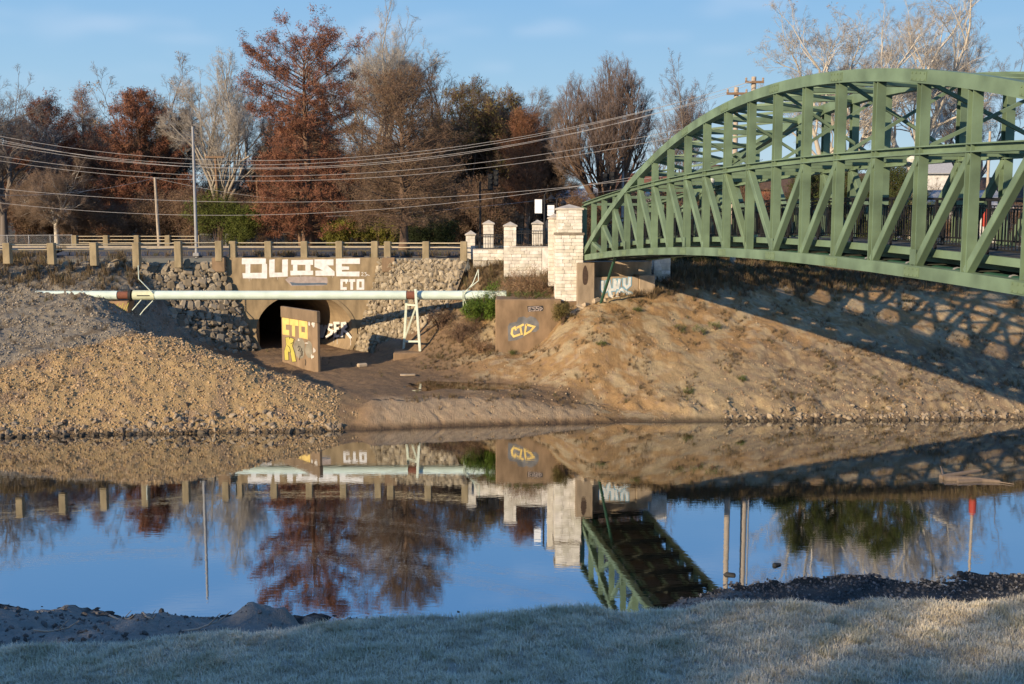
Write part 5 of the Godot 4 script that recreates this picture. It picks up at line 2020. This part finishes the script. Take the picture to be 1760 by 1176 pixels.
	var weeds := [[1205, 575, "leafy green weed in the middle of the right bank, larger one"], [1168, 570, "leafy green weed in the middle of the right bank, left of the larger one"], [1230, 568, "leafy green weed just right of the larger one on the right bank"], [1035, 597, "small green weed on the slope below the bridge tower"],
		[1184, 676, "green weed low on the right bank near the water"], [1275, 655, "tiny green weed on the pale sandy patch"], [880, 610, "green weed at the foot of the concrete block"], [1095, 537, "small dark weed below the painted abutment"]]
	for i in weeds.size():
		var q: Array = weeds[i]
		var best := Vector3()
		var d := 46.0
		while d < 60.0:   # walk along the line of sight until it meets the slope
			var s := spot(q[0], q[1], d)
			if bank_h(s.x, d) >= s.y:
				best = Vector3(s.x, bank_h(s.x, d), -d)
				break
			d += 0.1
		bush("weed", q[2], best - Vector3(0, 0.06, 0), 200 + i, Vector3(0.7, 0.4, 0.6) * (1.0 if i < 3 else 0.6), 40, "leafy", "leaf_weed", 0.16, "", "weed")
	# trees behind the viewer, whose broken shade lies over the near shore
	for i in 10:
		var x := -54.0 + (i % 11) * 4.9 + r.randf_range(-1, 1)
		var sc := r.randf_range(0.98, 1.1)
		var o := again(w1 if i % 2 == 0 else w2, Vector3(x, 7.0, 15.0 + (6.0 if i > 10 else 0.0) + r.randf_range(-1, 1)), r.randf() * TAU, Vector3(sc, sc * (1.0 if i % 2 == 0 else 0.88), sc), "bare tree in the rows behind the viewer", "bare trees behind the viewer")
		o.set_meta("category", "tree")


# ------------------------------------------------------------------ poles, wires, lamps, signals, houses
func pole(called: String, label: String, category: String, base: Vector3, top: Vector3, r0: float, r1: float, m: Material) -> Node3D:
	var o := thing(called, base, label, category)
	var b := Buf.new()
	b.tube([base - Vector3(0, 0.1, 0), base.lerp(top, 0.5), top], [r0, (r0 + r1) / 2, r1], 12)
	part("shaft", b, m, o)
	return o


func cross_arm(o: Node3D, at: Vector3, half: float, m: Material, n := 4) -> void:
	var b := Buf.new()
	b.beam(at - Vector3(half, 0, 0.0), at + Vector3(half, 0, 0.0), 0.1, 0.12)
	part("cross_arm", b, m, o)
	for i in n:
		b = Buf.new()
		b.lathe(at + Vector3(lerpf(-half * 0.9, half * 0.9, i / maxf(n - 1.0, 1.0)), 0.06, 0), [[0.05, 0.0], [0.07, 0.04], [0.04, 0.08], [0.07, 0.12], [0.03, 0.18], [0.0, 0.19]], 8)
		part("insulator", b, mats.ceramic, o)


func wire(label: String, pts: Array, sag: float, r := 0.01) -> void:
	var all := []
	var rad := []
	for i in pts.size() - 1:
		for k in 24:
			var t := k / 24.0
			all.append(pts[i].lerp(pts[i + 1], t) - Vector3(0, sag * 4.0 * t * (1.0 - t), 0))
			rad.append(r)
	all.append(pts[-1])
	rad.append(r)
	var b := Buf.new()
	b.tube(all, rad, 4, false)
	tag(part("power_line", b, mats.wire), label, "power line", "power lines over the road")


func build_poles() -> void:
	var wood: Material = mats.wood
	var b: Buf
	var p := spot(331, 218, 63.6)
	var o := pole("lamp_pole", "tall plain grey steel pole by the near guard rail on the left", "pole", Vector3(p.x, 6.5, p.z), p, 0.1, 0.07, mats.steel)
	b = Buf.new()
	b.bbox(Transform3D(Basis(), Vector3(p.x, 6.62, p.z)), Vector3(0.36, 0.2, 0.36), 0.03)
	part("base_plate", b, mats.steel, o)
	for q in [[370, 268, 87, "brown wooden utility pole with a short cross arm, right of the tall grey pole", 1], [266, 305, 86, "thin pale utility pole left of the tall grey pole", 0], [440, 276, 96, "thin utility pole standing in front of the tallest red cypress's left boughs", 0],
			[511, 335, 84, "short wooden pole beside the tallest cypress's trunk", 0], [629, 343, 86, "short wooden pole midway between the two cypress trunks", 0]]:
		p = spot(q[0], q[1], q[2])
		o = pole("utility_pole", q[3], "utility pole", Vector3(p.x + 0.15, 6.5, p.z), p, 0.14, 0.1, wood if q[0] != 266 else mats.wood_pale)
		if q[4] == 1:
			cross_arm(o, p + Vector3(0, -0.1, 0.14), 0.75, wood, 2)
	# two big poles beyond the footbridge
	var u1 := spot(1266, 150, 59.5)
	var u2 := spot(1296, 132, 60.5)
	o = pole("utility_pole", "pale utility pole left of its twin behind the footbridge, strings of insulators at its top", "utility pole", Vector3(u1.x, 5.8, u1.z), u1, 0.17, 0.12, mats.wood_pale)
	cross_arm(o, u1 + Vector3(0, -0.35, 0.18), 0.55, wood, 3)
	o = pole("utility_pole", "taller pale utility pole right of its twin behind the footbridge", "utility pole", Vector3(u2.x, 5.8, u2.z), u2, 0.19, 0.13, mats.wood_pale)
	cross_arm(o, u2 + Vector3(0, -0.3, 0.18), 0.5, wood, 3)
	b = Buf.new()
	b.tube([Vector3(u2.x + 0.26, 5.8, u2.z), Vector3(u2.x + 0.26, 12.0, u2.z)], [0.05, 0.05], 8)
	part("conduit", b, mats.steel, o)
	# wires: from beyond the left edge, hanging low over the middle, up to the two poles
	var lines := [[-40, 226, 1292, 140, 4.6, "uppermost wire"], [-40, 236, 1296, 138, 4.7, "second wire from the top"], [-40, 240, 1270, 156, 4.5, "third wire from the top"], [-40, 262, 1270, 200, 3.6, "fourth wire from the top"], [-40, 270, 1262, 214, 3.5, "fifth wire from the top"], [-40, 320, 1240, 290, 2.2, "lowest wire"], [-40, 231, 1285, 147, 5.1, "slack wire under the uppermost,"], [-40, 344, 1236, 276, 2.9, "slack wire below the lowest,"]]
	for i in lines.size():
		var q: Array = lines[i]
		wire("%s strung from the left edge to the footbridge's poles" % q[5], [spot(q[0], q[1], 70), spot(q[2], q[3], 59.8)], q[4] * 0.62)
	wire("thin service wire rising from the left edge to the thin pale pole", [spot(-40, 334, 76), spot(266, 306, 86)], 0.5, 0.01)
	wire("thin service wire running right from the thin pale pole", [spot(266, 306, 86), spot(640, 350, 84)], 0.5, 0.01)
	wire("wire crossing low in front of the brown cypress toward the banner post", [spot(560, 372, 80), spot(1110, 318, 86)], 0.4, 0.011)
	# street lamp and signals
	var sl := spot(1071, 258, 94)
	o = pole("street_lamp", "street lamp with a short arm left of the bridge arch", "street lamp", Vector3(sl.x, 6.5, sl.z), sl, 0.13, 0.09, mats.steel)
	b = Buf.new()
	b.tube([sl, sl + Vector3(0.25, 0.35, 0), sl + Vector3(0.8, 0.4, 0)], [0.05, 0.045, 0.04], 8)
	part("arm", b, mats.steel, o)
	b = Buf.new()
	b.bbox(Transform3D(Basis(), sl + Vector3(0.9, 0.36, 0)), Vector3(0.6, 0.14, 0.25), 0.04)
	part("lamp_head", b, mats.lamp, o)
	for k in 2:
		var base: Vector3 = [spot(825, 425, 78), spot(1046, 420, 90)][k]
		var top: Vector3 = [spot(825, 312, 78), spot(1046, 285, 90)][k]
		o = pole("traffic_signal", ["black traffic signal pole behind the white pillars, two dark signal heads on its arm", "dark traffic signal heads on a pole left of the bridge's end"][k], "traffic signal", Vector3(base.x, 6.5, base.z), top, 0.1, 0.07, mats.iron)
		var heads: Array = [[[842, 312, 76], [853, 308, 80]], [[1040, 310, 90], [1052, 308, 90]]][k]
		b = Buf.new()
		b.beam(top + Vector3(0, -0.6, 0), Vector3(spot(heads[1][0], 300, 78 + 12 * k).x, top.y - 0.5, top.z), 0.07, 0.07)
		part("arm", b, mats.iron, o)
		for hd in heads:
			var hp := spot(hd[0], hd[1], hd[2])
			hp.z = top.z + 0.12
			b = Buf.new()
			b.bbox(Transform3D(Basis(), hp), Vector3(0.36, 1.15, 0.26), 0.03)
			var hd_part := part("signal_head", b, mats.iron, o)
			for j in 3:
				var hood := Buf.new()
				hood.tube([hp + Vector3(0, 0.36 - 0.36 * j, 0.13), hp + Vector3(0, 0.36 - 0.36 * j, 0.3)], [0.14, 0.14], 12)
				part("hood", hood, mats.iron_dark, hd_part)
	# banner post by the tower
	for k in 2:
		var top: Vector3 = [spot(936, 336, 61.6), spot(957, 344, 64.5)][k]
		o = pole("banner_post", ["black lamp post with a white banner on its left arm, in front of the pillars", "second black banner post, half hidden behind the bridge tower"][k], "lamp post", Vector3(top.x, 6.5, top.z), top, 0.07, 0.05, mats.iron)
		b = Buf.new()
		var w := 0.4
		var cx := top.x - 0.34
		b.bbox(Transform3D(Basis(), Vector3(cx, top.y - 0.6, top.z)), Vector3(w, 0.76 if k == 0 else 0.62, 0.02), 0.005)
		part("banner", b, mats.banner, o)
		for dy in [-0.19, -1.0]:
			b = Buf.new()
			b.beam(top + Vector3(0, dy, 0), Vector3(cx - w / 2, top.y + dy, top.z), 0.03, 0.03)
			part("arm", b, mats.iron, o)
		b = Buf.new()
		b.tube([top, top + Vector3(0.12, 0.2, 0), top + Vector3(0.32, 0.16, 0), top + Vector3(0.38, 0.02, 0)], [0.03, 0.025, 0.025, 0.02], 8)
		part("scroll_arm", b, mats.iron, o)
		b = Buf.new()
		b.lathe(top + Vector3(0.38, -0.34, 0), [[0.0, 0.0], [0.12, 0.02], [0.16, 0.12], [0.22, 0.14], [0.08, 0.3], [0.02, 0.36]], 12)
		part("lantern", b, mats.iron, o)
	# a small bell shaped path light in front of the far pillar and a grey cabinet
	var gl := spot(768, 424, 84)
	b = Buf.new()
	b.bbox(Transform3D(Basis(), Vector3(gl.x, 6.95, gl.z)), Vector3(0.4, 0.9, 0.35), 0.02)
	tag(part("utility_cabinet", b, mats.steel), "small grey utility cabinet across the road, by the dark green bush", "cabinet")
	# red sleeve on a pale pole, right of the bridge
	var rp := spot(1702, 226, 66)
	o = pole("marked_pole", "pale pole with a red sleeve near its foot, behind the bridge railing at the right", "pole", Vector3(rp.x, 6.4, rp.z), rp, 0.1, 0.07, mats.wood_pale)
	b = Buf.new()
	b.lathe(Vector3(rp.x - 0.2, spot(1694, 390, 65).y, rp.z + 0.5), [[0.05, 0.0], [0.22, 0.02], [0.2, 0.9], [0.08, 1.02], [0.0, 1.03]], 14)
	part("red_sleeve", b, mats.red, o)


func chain_fence(label: String, a: Vector3, c: Vector3, h: float, n: int) -> void:
	var o := thing("chain_link_fence", a, label, "fence", "chain link fences across the road")
	for i in n + 1:
		var p := a.lerp(c, float(i) / n)
		var b := Buf.new()
		b.tube([p, p + Vector3(0, h + 0.04, 0)], [0.04, 0.04], 6)
		part("post", b, mats.steel, o)
	var t := Buf.new()
	t.tube([a + Vector3(0, h, 0), c + Vector3(0, h, 0)], [0.028, 0.028], 6)
	part("rail", t, mats.steel, o)
	var m := Buf.new()
	var l := (c - a).length()
	var k := int(l / 0.13)
	for i in range(-int(h / 0.13), k + 1):
		for s in 2:
			var u0 := i * 0.13
			var u1 := u0 + h
			var y0 := 0.0
			var y1 := h
			if u0 < 0:
				y0 = -u0
				u0 = 0
			if u1 > l:
				y1 -= u1 - l
				u1 = l
			if y1 - y0 < 0.05:
				continue
			var f0 := a.lerp(c, u0 / l) + Vector3(0, y0 if s == 0 else h - y0, 0.01 * s)
			var f1 := a.lerp(c, u1 / l) + Vector3(0, y1 if s == 0 else h - y1, 0.01 * s)
			m.tube([f0, f1], [0.005, 0.005], 3, false)
	part("wire_mesh", m, mats.steel, o, "stuff")


func house(label: String, at: Vector3, w: float, d: float, h: float, rise: float, wall: String, roof: String, turn: float, s: int) -> void:
	var o := thing("house", at, label, "house")
	var r := dice(s)
	var b := Buf.new()
	b.box(Transform3D(Basis(), at + Vector3(0, h / 2, 0)), Vector3(w, h, d))
	for k in [-1.0, 1.0]:   # gables
		b.trio(at + Vector3(k * w / 2, h, -d / 2), at + Vector3(k * w / 2, h, d / 2), at + Vector3(k * w / 2, h + rise - 0.15, 0), at + Vector3(0, h, 0))
	part("wall", b, mats[wall], o)
	b = Buf.new()
	for k in [-1.0, 1.0]:
		var e := [at + Vector3(-w / 2 - 0.4, h - 0.12, k * (d / 2 + 0.45)), at + Vector3(w / 2 + 0.4, h - 0.12, k * (d / 2 + 0.45)), at + Vector3(w / 2 + 0.4, h + rise, 0), at + Vector3(-w / 2 - 0.4, h + rise, 0)]
		var up := Vector3(0, 0.16, 0)
		b.hexa([e[0], e[1], e[3], e[2], e[0] + up, e[1] + up, e[3] + up, e[2] + up])
	var rf := part("roof", b, mats[roof], o)
	b = Buf.new()
	b.bbox(Transform3D(Basis(), at + Vector3(w * 0.22, h + rise + 0.1, -d * 0.1)), Vector3(0.7, 1.5, 0.6), 0.03)
	part("chimney", b, mats.brick, rf)
	var n := int(w / 2.6)
	for i in n:
		var x := lerpf(-w / 2 + 1.2, w / 2 - 1.2, i / maxf(n - 1.0, 1.0))
		var c := at + Vector3(x, h * 0.55, d / 2)
		b = Buf.new()
		for q in [[0, 0.68, 1.1, 0.1], [0, -0.68, 1.2, 0.12], [-0.5, 0, 0.1, 1.26], [0.5, 0, 0.1, 1.26], [0, 0, 0.05, 1.26]]:
			b.box(Transform3D(Basis(), c + Vector3(q[0], q[1], 0.03)), Vector3(q[2], q[3], 0.08))
		var f := part("window", b, mats.banner, o)
		b = Buf.new()
		b.box(Transform3D(Basis(), c + Vector3(0, 0, 0.0)), Vector3(0.96, 1.26, 0.03))
		part("pane", b, mats.glass, f)
	o.rotation.y = 0.0
	if turn != 0.0:
		o.rotation.y = turn


func build_background() -> void:
	chain_fence("chain link fence with pale posts across the road at the far left", spot(-60, 431, 85), spot(124, 430, 85), 1.15, 5)
	chain_fence("chain link fence across the road behind the headwall's left posts", spot(345, 428, 87), spot(520, 428, 87), 1.15, 4)
	var hs := [[1300, 285, 150, 13, 8, 3.4, 3.2, "brick", "roof_brown", "brick house with a brown roof seen through the left half of the bridge arch"], [992, 326, 142, 7, 6, 3.0, 1.6, "siding", "roof_grey", "small white house left of the bridge's end"],
		[1095, 300, 156, 9, 7, 3.4, 2.6, "siding", "roof_red", "white house with a red roof beside the street lamp"], [1622, 330, 104, 9, 7, 2.4, 1.5, "siding", "roof_grey", "low house with a light grey roof behind the right half of the footbridge"],
		[1420, 300, 146, 12, 8, 3.4, 3.0, "brick", "roof_brown", "brick house half hidden behind the evergreens"], [1730, 320, 120, 10, 8, 3.6, 2.6, "siding", "roof_brown", "pale house with a brown roof near the picture's right edge"], [1625, 268, 160, 8, 7, 5.5, 2.6, "siding", "roof_grey", "tall white house front far behind the bridge arch's right half"]]
	for i in hs.size():
		var q: Array = hs[i]
		var t := spot(q[0], q[1], q[2])
		var base := 6.5 + maxf(0.0, (q[2] - 110.0) * 0.02)
		house(q[9], Vector3(t.x, base, t.z), q[3], q[4], maxf(t.y - base - q[6], q[5]), q[6], q[7], q[8], 0.0, 300 + i)


func build_flotsam() -> void:
	# a waterlogged branch and a few bits afloat
	var o := thing("driftwood", Vector3(13.6, 0.0, -36.0), "waterlogged branch lying in the river at the right", "branch")
	var p := spot(1622, 796, 36.4)
	for q in [[[1622, 797], [1660, 793], [1700, 789], 0.07], [[1625, 800], [1665, 801], [1712, 806], 0.09], [[1640, 806], [1680, 804], [1708, 801], 0.05], [[1628, 795], [1634, 788], [1636, 784], 0.025], [[1690, 803], [1708, 806], [1728, 812], 0.02]]:
		var b := Buf.new()
		var pts := []
		for k in 3:
			var g := spot(q[k][0], 800, 36.2)
			pts.append(Vector3(g.x, 0.03 + maxf(0.0, (798 - q[k][1]) * 0.016), -36.2 + (q[k][1] - 800) * 0.06))
		b.tube(pts, [q[3] * 1.5, q[3] * 1.2, q[3] * 0.6], 7)
		part("limb", b, mats.wet_wood, o)
	var bits := [[1254, 989, "small dark clod standing out of the water left of the slag spit"], [1334, 972, "lone dark speck of debris afloat right of the pole reflections"], [1650, 988, "dark clod in the water off the slag spit near the right edge"], [985, 1051, "dark leaf litter at the water's edge before the grass"]]
	var r := dice(401)
	for q in bits:
		var v: float = tan(PITCH + atan((q[1] - 588.0) / 1900.0))
		var d: float = EYE / v
		var g := spot(q[0], q[1], d)
		var b := Buf.new()
		b.bbox(Transform3D(Basis(Vector3.UP, r.randf() * 3.0), Vector3(g.x, 0.01, -d)), Vector3(0.24, 0.09, 0.14), 0.03, 0.2, r)
		tag(part("debris_clod", b, mats.iron_dark), q[2], "debris")
	# sticks and a pale stone by the mud heaps, a plank on the mud flat
	var sticks := [[-7.6, 20.6, 0.7, "thin dry stick on the grey mud at the left"], [-6.9, 20.2, 1.0, "longer dry stick beside the mud heap"], [-5.9, 20.0, -0.4, "short forked stick at the foot of the mud heap"], [-8.6, 19.8, 0.2, "weathered stick farthest left on the mud"]]
	for q in sticks:
		var b := Buf.new()
		var c := Vector3(q[0], near_h(q[0], q[1]) + 0.04, -q[1])
		var d := Vector3(cos(q[2]), 0.25, sin(q[2])) * 0.4
		b.tube([c - d * 0.8 + Vector3(0, 0.08, 0), c, c + d, c + d * 1.6 + Vector3(0, 0.1, 0)], [0.02, 0.018, 0.014, 0.008], 5)
		b.tube([c + d * 0.5, c + d * 0.9 + Vector3(0.1, 0.2, 0.1)], [0.012, 0.006], 4)
		tag(part("dry_stick", b, mats.wood_pale), q[3], "stick")
	var pl := Buf.new()
	pl.bbox(Transform3D(Basis(Vector3.UP, 0.1), Vector3(-5.1, bank_h(-5.1, 53.6) + 0.04, -53.6)), Vector3(0.75, 0.08, 0.3), 0.02)
	tag(part("pale_slab", pl, mats.chunk), "pale flat stone slab on the mud flat before the trestle", "stone")
	pl = Buf.new()
	pl.bbox(Transform3D(Basis(Vector3.UP, 0.5), Vector3(-7.6, bank_h(-7.6, 55.6) + 0.08, -55.6)), Vector3(0.5, 0.2, 0.3), 0.05)
	tag(part("pale_slab", pl, mats.chunk), "white lump of concrete on the shaded mud right of the fin wall", "stone")


# ------------------------------------------------------------------ sky
func sky_image() -> Image:
	var im := Image.create(1024, 512, false, Image.FORMAT_RGBF)
	var tab := [[0.0, Vector3(0.43, 0.525, 0.58)], [3.0, Vector3(0.355, 0.485, 0.57)], [7.0, Vector3(0.255, 0.42, 0.575)], [12.0, Vector3(0.175, 0.35, 0.575)], [20.0, Vector3(0.13, 0.305, 0.58)], [40.0, Vector3(0.06, 0.18, 0.46)], [90.0, Vector3(0.035, 0.115, 0.34)]]
	for y in 512:
		var el := 90.0 - (y + 0.5) * 180.0 / 512.0
		var base := Vector3(0.16, 0.14, 0.11)
		if el > 0.0:
			for i in tab.size() - 1:
				if el <= tab[i + 1][0]:
					base = tab[i][1].lerp(tab[i + 1][1], (el - tab[i][0]) / (tab[i + 1][0] - tab[i][0]))
					break
		else:
			base = tab[0][1].lerp(base, smooth(0.0, -3.0, el))
		for x in 1024:
			var c := base
			if el > 1.0 and el < 60.0:
				var az := (x - 512.0) * 360.0 / 1024.0
				# long thin veils of high cloud
				var n := noise.get_noise_2d(az * 0.16 + 400.0, el * 1.9 + az * 0.1) * 0.6 + noise_b.get_noise_2d(az * 0.35, el * 2.4 + 77.0) * 0.4
				var w := smooth(0.05, 0.55, n) * smooth(1.0, 4.0, el) * 0.30
				c = c.lerp(Vector3(0.46, 0.55, 0.68), w)
				# a greyer band low in the north, left of the middle of the view
				var band := exp(-pow((el - 8.9 - (az + 13.0) * -0.04) / 0.75, 2.0)) * smooth(-60.0, -30.0, az) * smooth(-3.0, -13.0, az) * (0.75 + 0.5 * n)
				c = c.lerp(Vector3(0.165, 0.245, 0.345), clampf(band * 0.9, 0.0, 1.0))
			im.set_pixel(x, y, Color(c.x, c.y, c.z))
	return im


func build_materials() -> void:
	T.grain = noise_tex(0.012, 6, 0.68, 1.0, 1)
	T.blotch = noise_tex(0.008, 6, 0.6, 1.0, 2)
	T.clod = noise_tex(0.05, 4, 0.0, 1.0, 3, FastNoiseLite.TYPE_CELLULAR)
	T.ripple = noise_tex(0.02, 3, 0.0, 1.0, 4)
	T.stain = noise_tex(0.006, 7, 0.46, 1.0, 5)
	T.drip = noise_tex(0.009, 7, 0.52, 1.0, 6)
	mats.headwall = mat(0.29, 0.22, 0.13, 0.92, "stain", 0.28, 1.0)
	mats.barrel = mat(0.31, 0.23, 0.14, 0.9, "stain", 0.3, 1.5)
	mats.post = mat(0.33, 0.265, 0.16, 0.9, "grain", 0.8, 1.0)
	mats.rail = mat(0.5, 0.42, 0.28, 0.6, "grain", 0.6)
	mats.mud = mat(0.17, 0.105, 0.06, 0.9, "grain", 0.5, 3.0)
	mats.mortar = mat(0.2, 0.16, 0.11, 0.95, "grain", 0.8, 3.0)
	mats.mortar_pale = mat(0.47, 0.43, 0.355, 0.95, "grain", 0.8)
	for i in 5:
		var k := 0.84 + 0.06 * i
		mats["lime%d" % i] = mat(0.68 * k, 0.63 * k, 0.535 * k * (0.96 + 0.02 * i), 0.9, "blotch", 0.5, 1.2)
	mats.cap = mat(0.5, 0.45, 0.37, 0.9, "stain", 0.6, 1.0)
	mats.ledge = mat(0.24, 0.2, 0.15, 0.9, "stain", 0.6, 1.0)
	mats.block = mat(0.24, 0.165, 0.10, 0.93, "stain", 0.3, 1.6)
	mats.pile = mat(0.27, 0.21, 0.145, 0.9, "stain", 0.35, 1.2)
	mats.abut = mat(0.40, 0.31, 0.21, 0.9, "stain", 0.3, 1.2)
	mats.abut_brown = mat(0.32, 0.2, 0.11, 0.9, "stain", 0.3, 1.2)
	mats.chunk = mat(0.45, 0.36, 0.25, 0.93, "stain", 0.8, 2.0)
	mats.apron = mat(0.34, 0.27, 0.19, 0.92, "stain", 0.35, 3.0, "clod")
	mats.stain = mat(0.06, 0.04, 0.03, 0.9, "grain", 1.0)
	mats.fin = mat(0.27, 0.19, 0.118, 0.9, "stain", 0.3, 1.2)
	mats.fin_cap = mat(0.23, 0.165, 0.105, 0.9, "stain", 0.5, 1.5)
	mats.paint_white = mat(0.8, 0.79, 0.76, 0.75, "grain", 0.4)
	mats.paint_white.albedo_color = Color(0.93, 0.925, 0.91)
	mats.paint_black = mat(0.03, 0.03, 0.032, 0.7)
	mats.paint_yellow = mat(0.72, 0.52, 0.17, 0.7, "grain", 0.3)
	mats.paint_olive = mat(0.5, 0.44, 0.1, 0.7, "grain", 0.3)
	mats.paint_grey = mat(0.26, 0.235, 0.18, 0.8, "stain", 0.6)
	mats.paint_chalk = mat(0.6, 0.56, 0.5, 0.8, "stain", 0.9)
	mats.paint_lilac = mat(0.36, 0.3, 0.27, 0.8, "grain", 0.5)
	mats.paint_blue = mat(0.1, 0.13, 0.17, 0.8, "grain", 0.5)
	mats.paint_slate = mat(0.17, 0.17, 0.17, 0.85, "stain", 0.5)
	mats.paint_cyan = mat(0.2, 0.42, 0.56, 0.7)
	mats.paint_ice = mat(0.66, 0.68, 0.66, 0.7, "grain", 0.5)
	mats.mint = mat(0.6, 0.71, 0.62, 0.5, "grain", 0.12)
	mats.mint_rod = mat(0.62, 0.68, 0.56, 0.6, "grain", 0.5)
	mats.mint_yellow = mat(0.6, 0.62, 0.42, 0.6, "grain", 0.5)
	mats.mint_dark = mat(0.4, 0.45, 0.38, 0.6)
	mats.rust = mat(0.2, 0.08, 0.05, 0.9, "grain", 1.0)
	mats.iron = mat(0.018, 0.018, 0.02, 0.5)
	mats.iron_dark = mat(0.03, 0.03, 0.028, 0.7)
	mats.steel = mat(0.3, 0.3, 0.3, 0.55, "grain", 0.4)
	mats.ceramic = mat(0.35, 0.28, 0.22, 0.3)
	mats.wire = mat(0.42, 0.4, 0.38, 0.5)
	mats.lamp = mat(0.6, 0.62, 0.58, 0.3)
	mats.banner = mat(0.85, 0.85, 0.84, 0.8)
	mats.red = mat(0.42, 0.06, 0.04, 0.6)
	mats.wood = mat(0.22, 0.14, 0.085, 0.9, "grain", 0.5, 1.0)
	mats.wood_pale = mat(0.42, 0.35, 0.27, 0.85, "grain", 0.5, 1.0)
	mats.wet_wood = mat(0.17, 0.13, 0.095, 0.5, "grain", 1.0, 1.0)
	mats.green = mat(0.152, 0.22, 0.14, 0.6, "stain", 0.25)
	mats.green_new = mat(0.15, 0.21, 0.12, 0.55, "grain", 0.2)
	mats.underside_shade = mat(0.055, 0.06, 0.045, 0.9, "stain", 0.4)  # steel below the deck: its shade is darkened into the colour
	mats.green_dark = mat(0.03, 0.09, 0.06, 0.45)
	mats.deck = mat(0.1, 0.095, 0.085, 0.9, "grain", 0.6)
	mats.brick = mat(0.22, 0.085, 0.05, 0.9, "grain", 0.5)
	mats.siding = mat(0.66, 0.64, 0.6, 0.85, "grain", 0.3)
	mats.roof_brown = mat(0.1, 0.065, 0.05, 0.9, "grain", 0.4)
	mats.roof_red = mat(0.2, 0.09, 0.06, 0.9, "grain", 0.4)
	mats.roof_grey = mat(0.36, 0.36, 0.36, 0.85, "grain", 0.4)
	mats.glass = mat(0.03, 0.035, 0.04, 0.1)
	for k in ["headwall", "barrel", "block", "fin", "fin_cap", "abut", "pile", "post", "cap"]:   # rain streaks run down the concrete
		mats[k].albedo_texture = T.drip
		mats[k].albedo_color = Color(mats[k].albedo_color.srgb_to_linear() * (0.75 / 0.77)).linear_to_srgb()
		mats[k].uv1_scale = Vector3(0.4, 0.16, 0.4)
	for q in [["bark_pale", 0.34, 0.30, 0.245], ["bark_white", 0.55, 0.50, 0.42], ["bark_brown", 0.15, 0.1, 0.07], ["bark_grey", 0.19, 0.16, 0.135], ["bark_dark", 0.1, 0.07, 0.055], ["bark_cypress", 0.17, 0.105, 0.07],
			["twig_pale", 0.36, 0.325, 0.28], ["twig_mauve", 0.2, 0.155, 0.135], ["twig_brown", 0.19, 0.135, 0.095], ["twig_dark", 0.11, 0.075, 0.055],
			["leaf_rust", 0.24, 0.106, 0.063], ["leaf_rust_dull", 0.2, 0.085, 0.05], ["leaf_rust_pale", 0.29, 0.155, 0.105], ["leaf_russet", 0.24, 0.115, 0.062], ["leaf_brown", 0.2, 0.132, 0.084], ["leaf_olive", 0.16, 0.13, 0.045], ["leaf_tan", 0.3, 0.19, 0.09],
			["leaf_straw", 0.3, 0.2, 0.115], ["leaf_green", 0.11, 0.13, 0.026], ["leaf_lime", 0.19, 0.18, 0.035], ["leaf_dark", 0.03, 0.042, 0.014], ["leaf_bright", 0.1, 0.16, 0.022], ["leaf_weed", 0.11, 0.135, 0.04], ["leaf_pine", 0.07, 0.085, 0.024]]:
		var m := mat(q[1], q[2], q[3], 0.9)
		m.vertex_color_use_as_albedo = true
		mats[q[0]] = m


func _ready() -> void:
	noise.seed = 5
	noise.frequency = 0.35
	noise.fractal_octaves = 3
	noise_b.seed = 9
	noise_b.frequency = 0.5
	noise_b.fractal_octaves = 2
	var cam := Camera3D.new()
	cam.name = "camera"
	cam.position = Vector3(0, EYE, 0)
	cam.rotation = Vector3(-PITCH, 0, 0)
	cam.fov = rad_to_deg(2.0 * atan(588.0 / 1900.0))
	cam.near = 0.2
	cam.far = 3000.0
	add_child(cam)
	cam.current = true
	var env := Environment.new()
	env.background_mode = Environment.BG_SKY
	var sky := Sky.new()
	var pan := PanoramaSkyMaterial.new()
	pan.panorama = ImageTexture.create_from_image(sky_image())
	sky.sky_material = pan
	env.sky = sky
	env.tonemap_mode = Environment.TONE_MAPPER_LINEAR
	env.tonemap_exposure = 1.4
	env.sdfgi_enabled = true
	env.ssao_enabled = true
	env.ssil_enabled = true
	var we := WorldEnvironment.new()
	we.name = "environment"
	we.environment = env
	add_child(we)
	var sun := DirectionalLight3D.new()
	sun.name = "sun"
	sun.light_color = Color(1.0, 0.90, 0.76)
	sun.light_energy = 1.5
	sun.light_angular_distance = 0.5
	sun.shadow_enabled = true
	sun.basis = Basis.looking_at(SUN.normalized(), Vector3.UP)
	add_child(sun)
	build_materials()
	solve_ground()
	build_far_bank()
	build_near_bank()
	build_plain()
	build_water()
	build_culvert()
	build_walls()
	build_pipe()
	build_bridge()
	build_poles()
	build_background()
	build_trees()
	build_rubble()
	build_grass()
	build_flotsam()
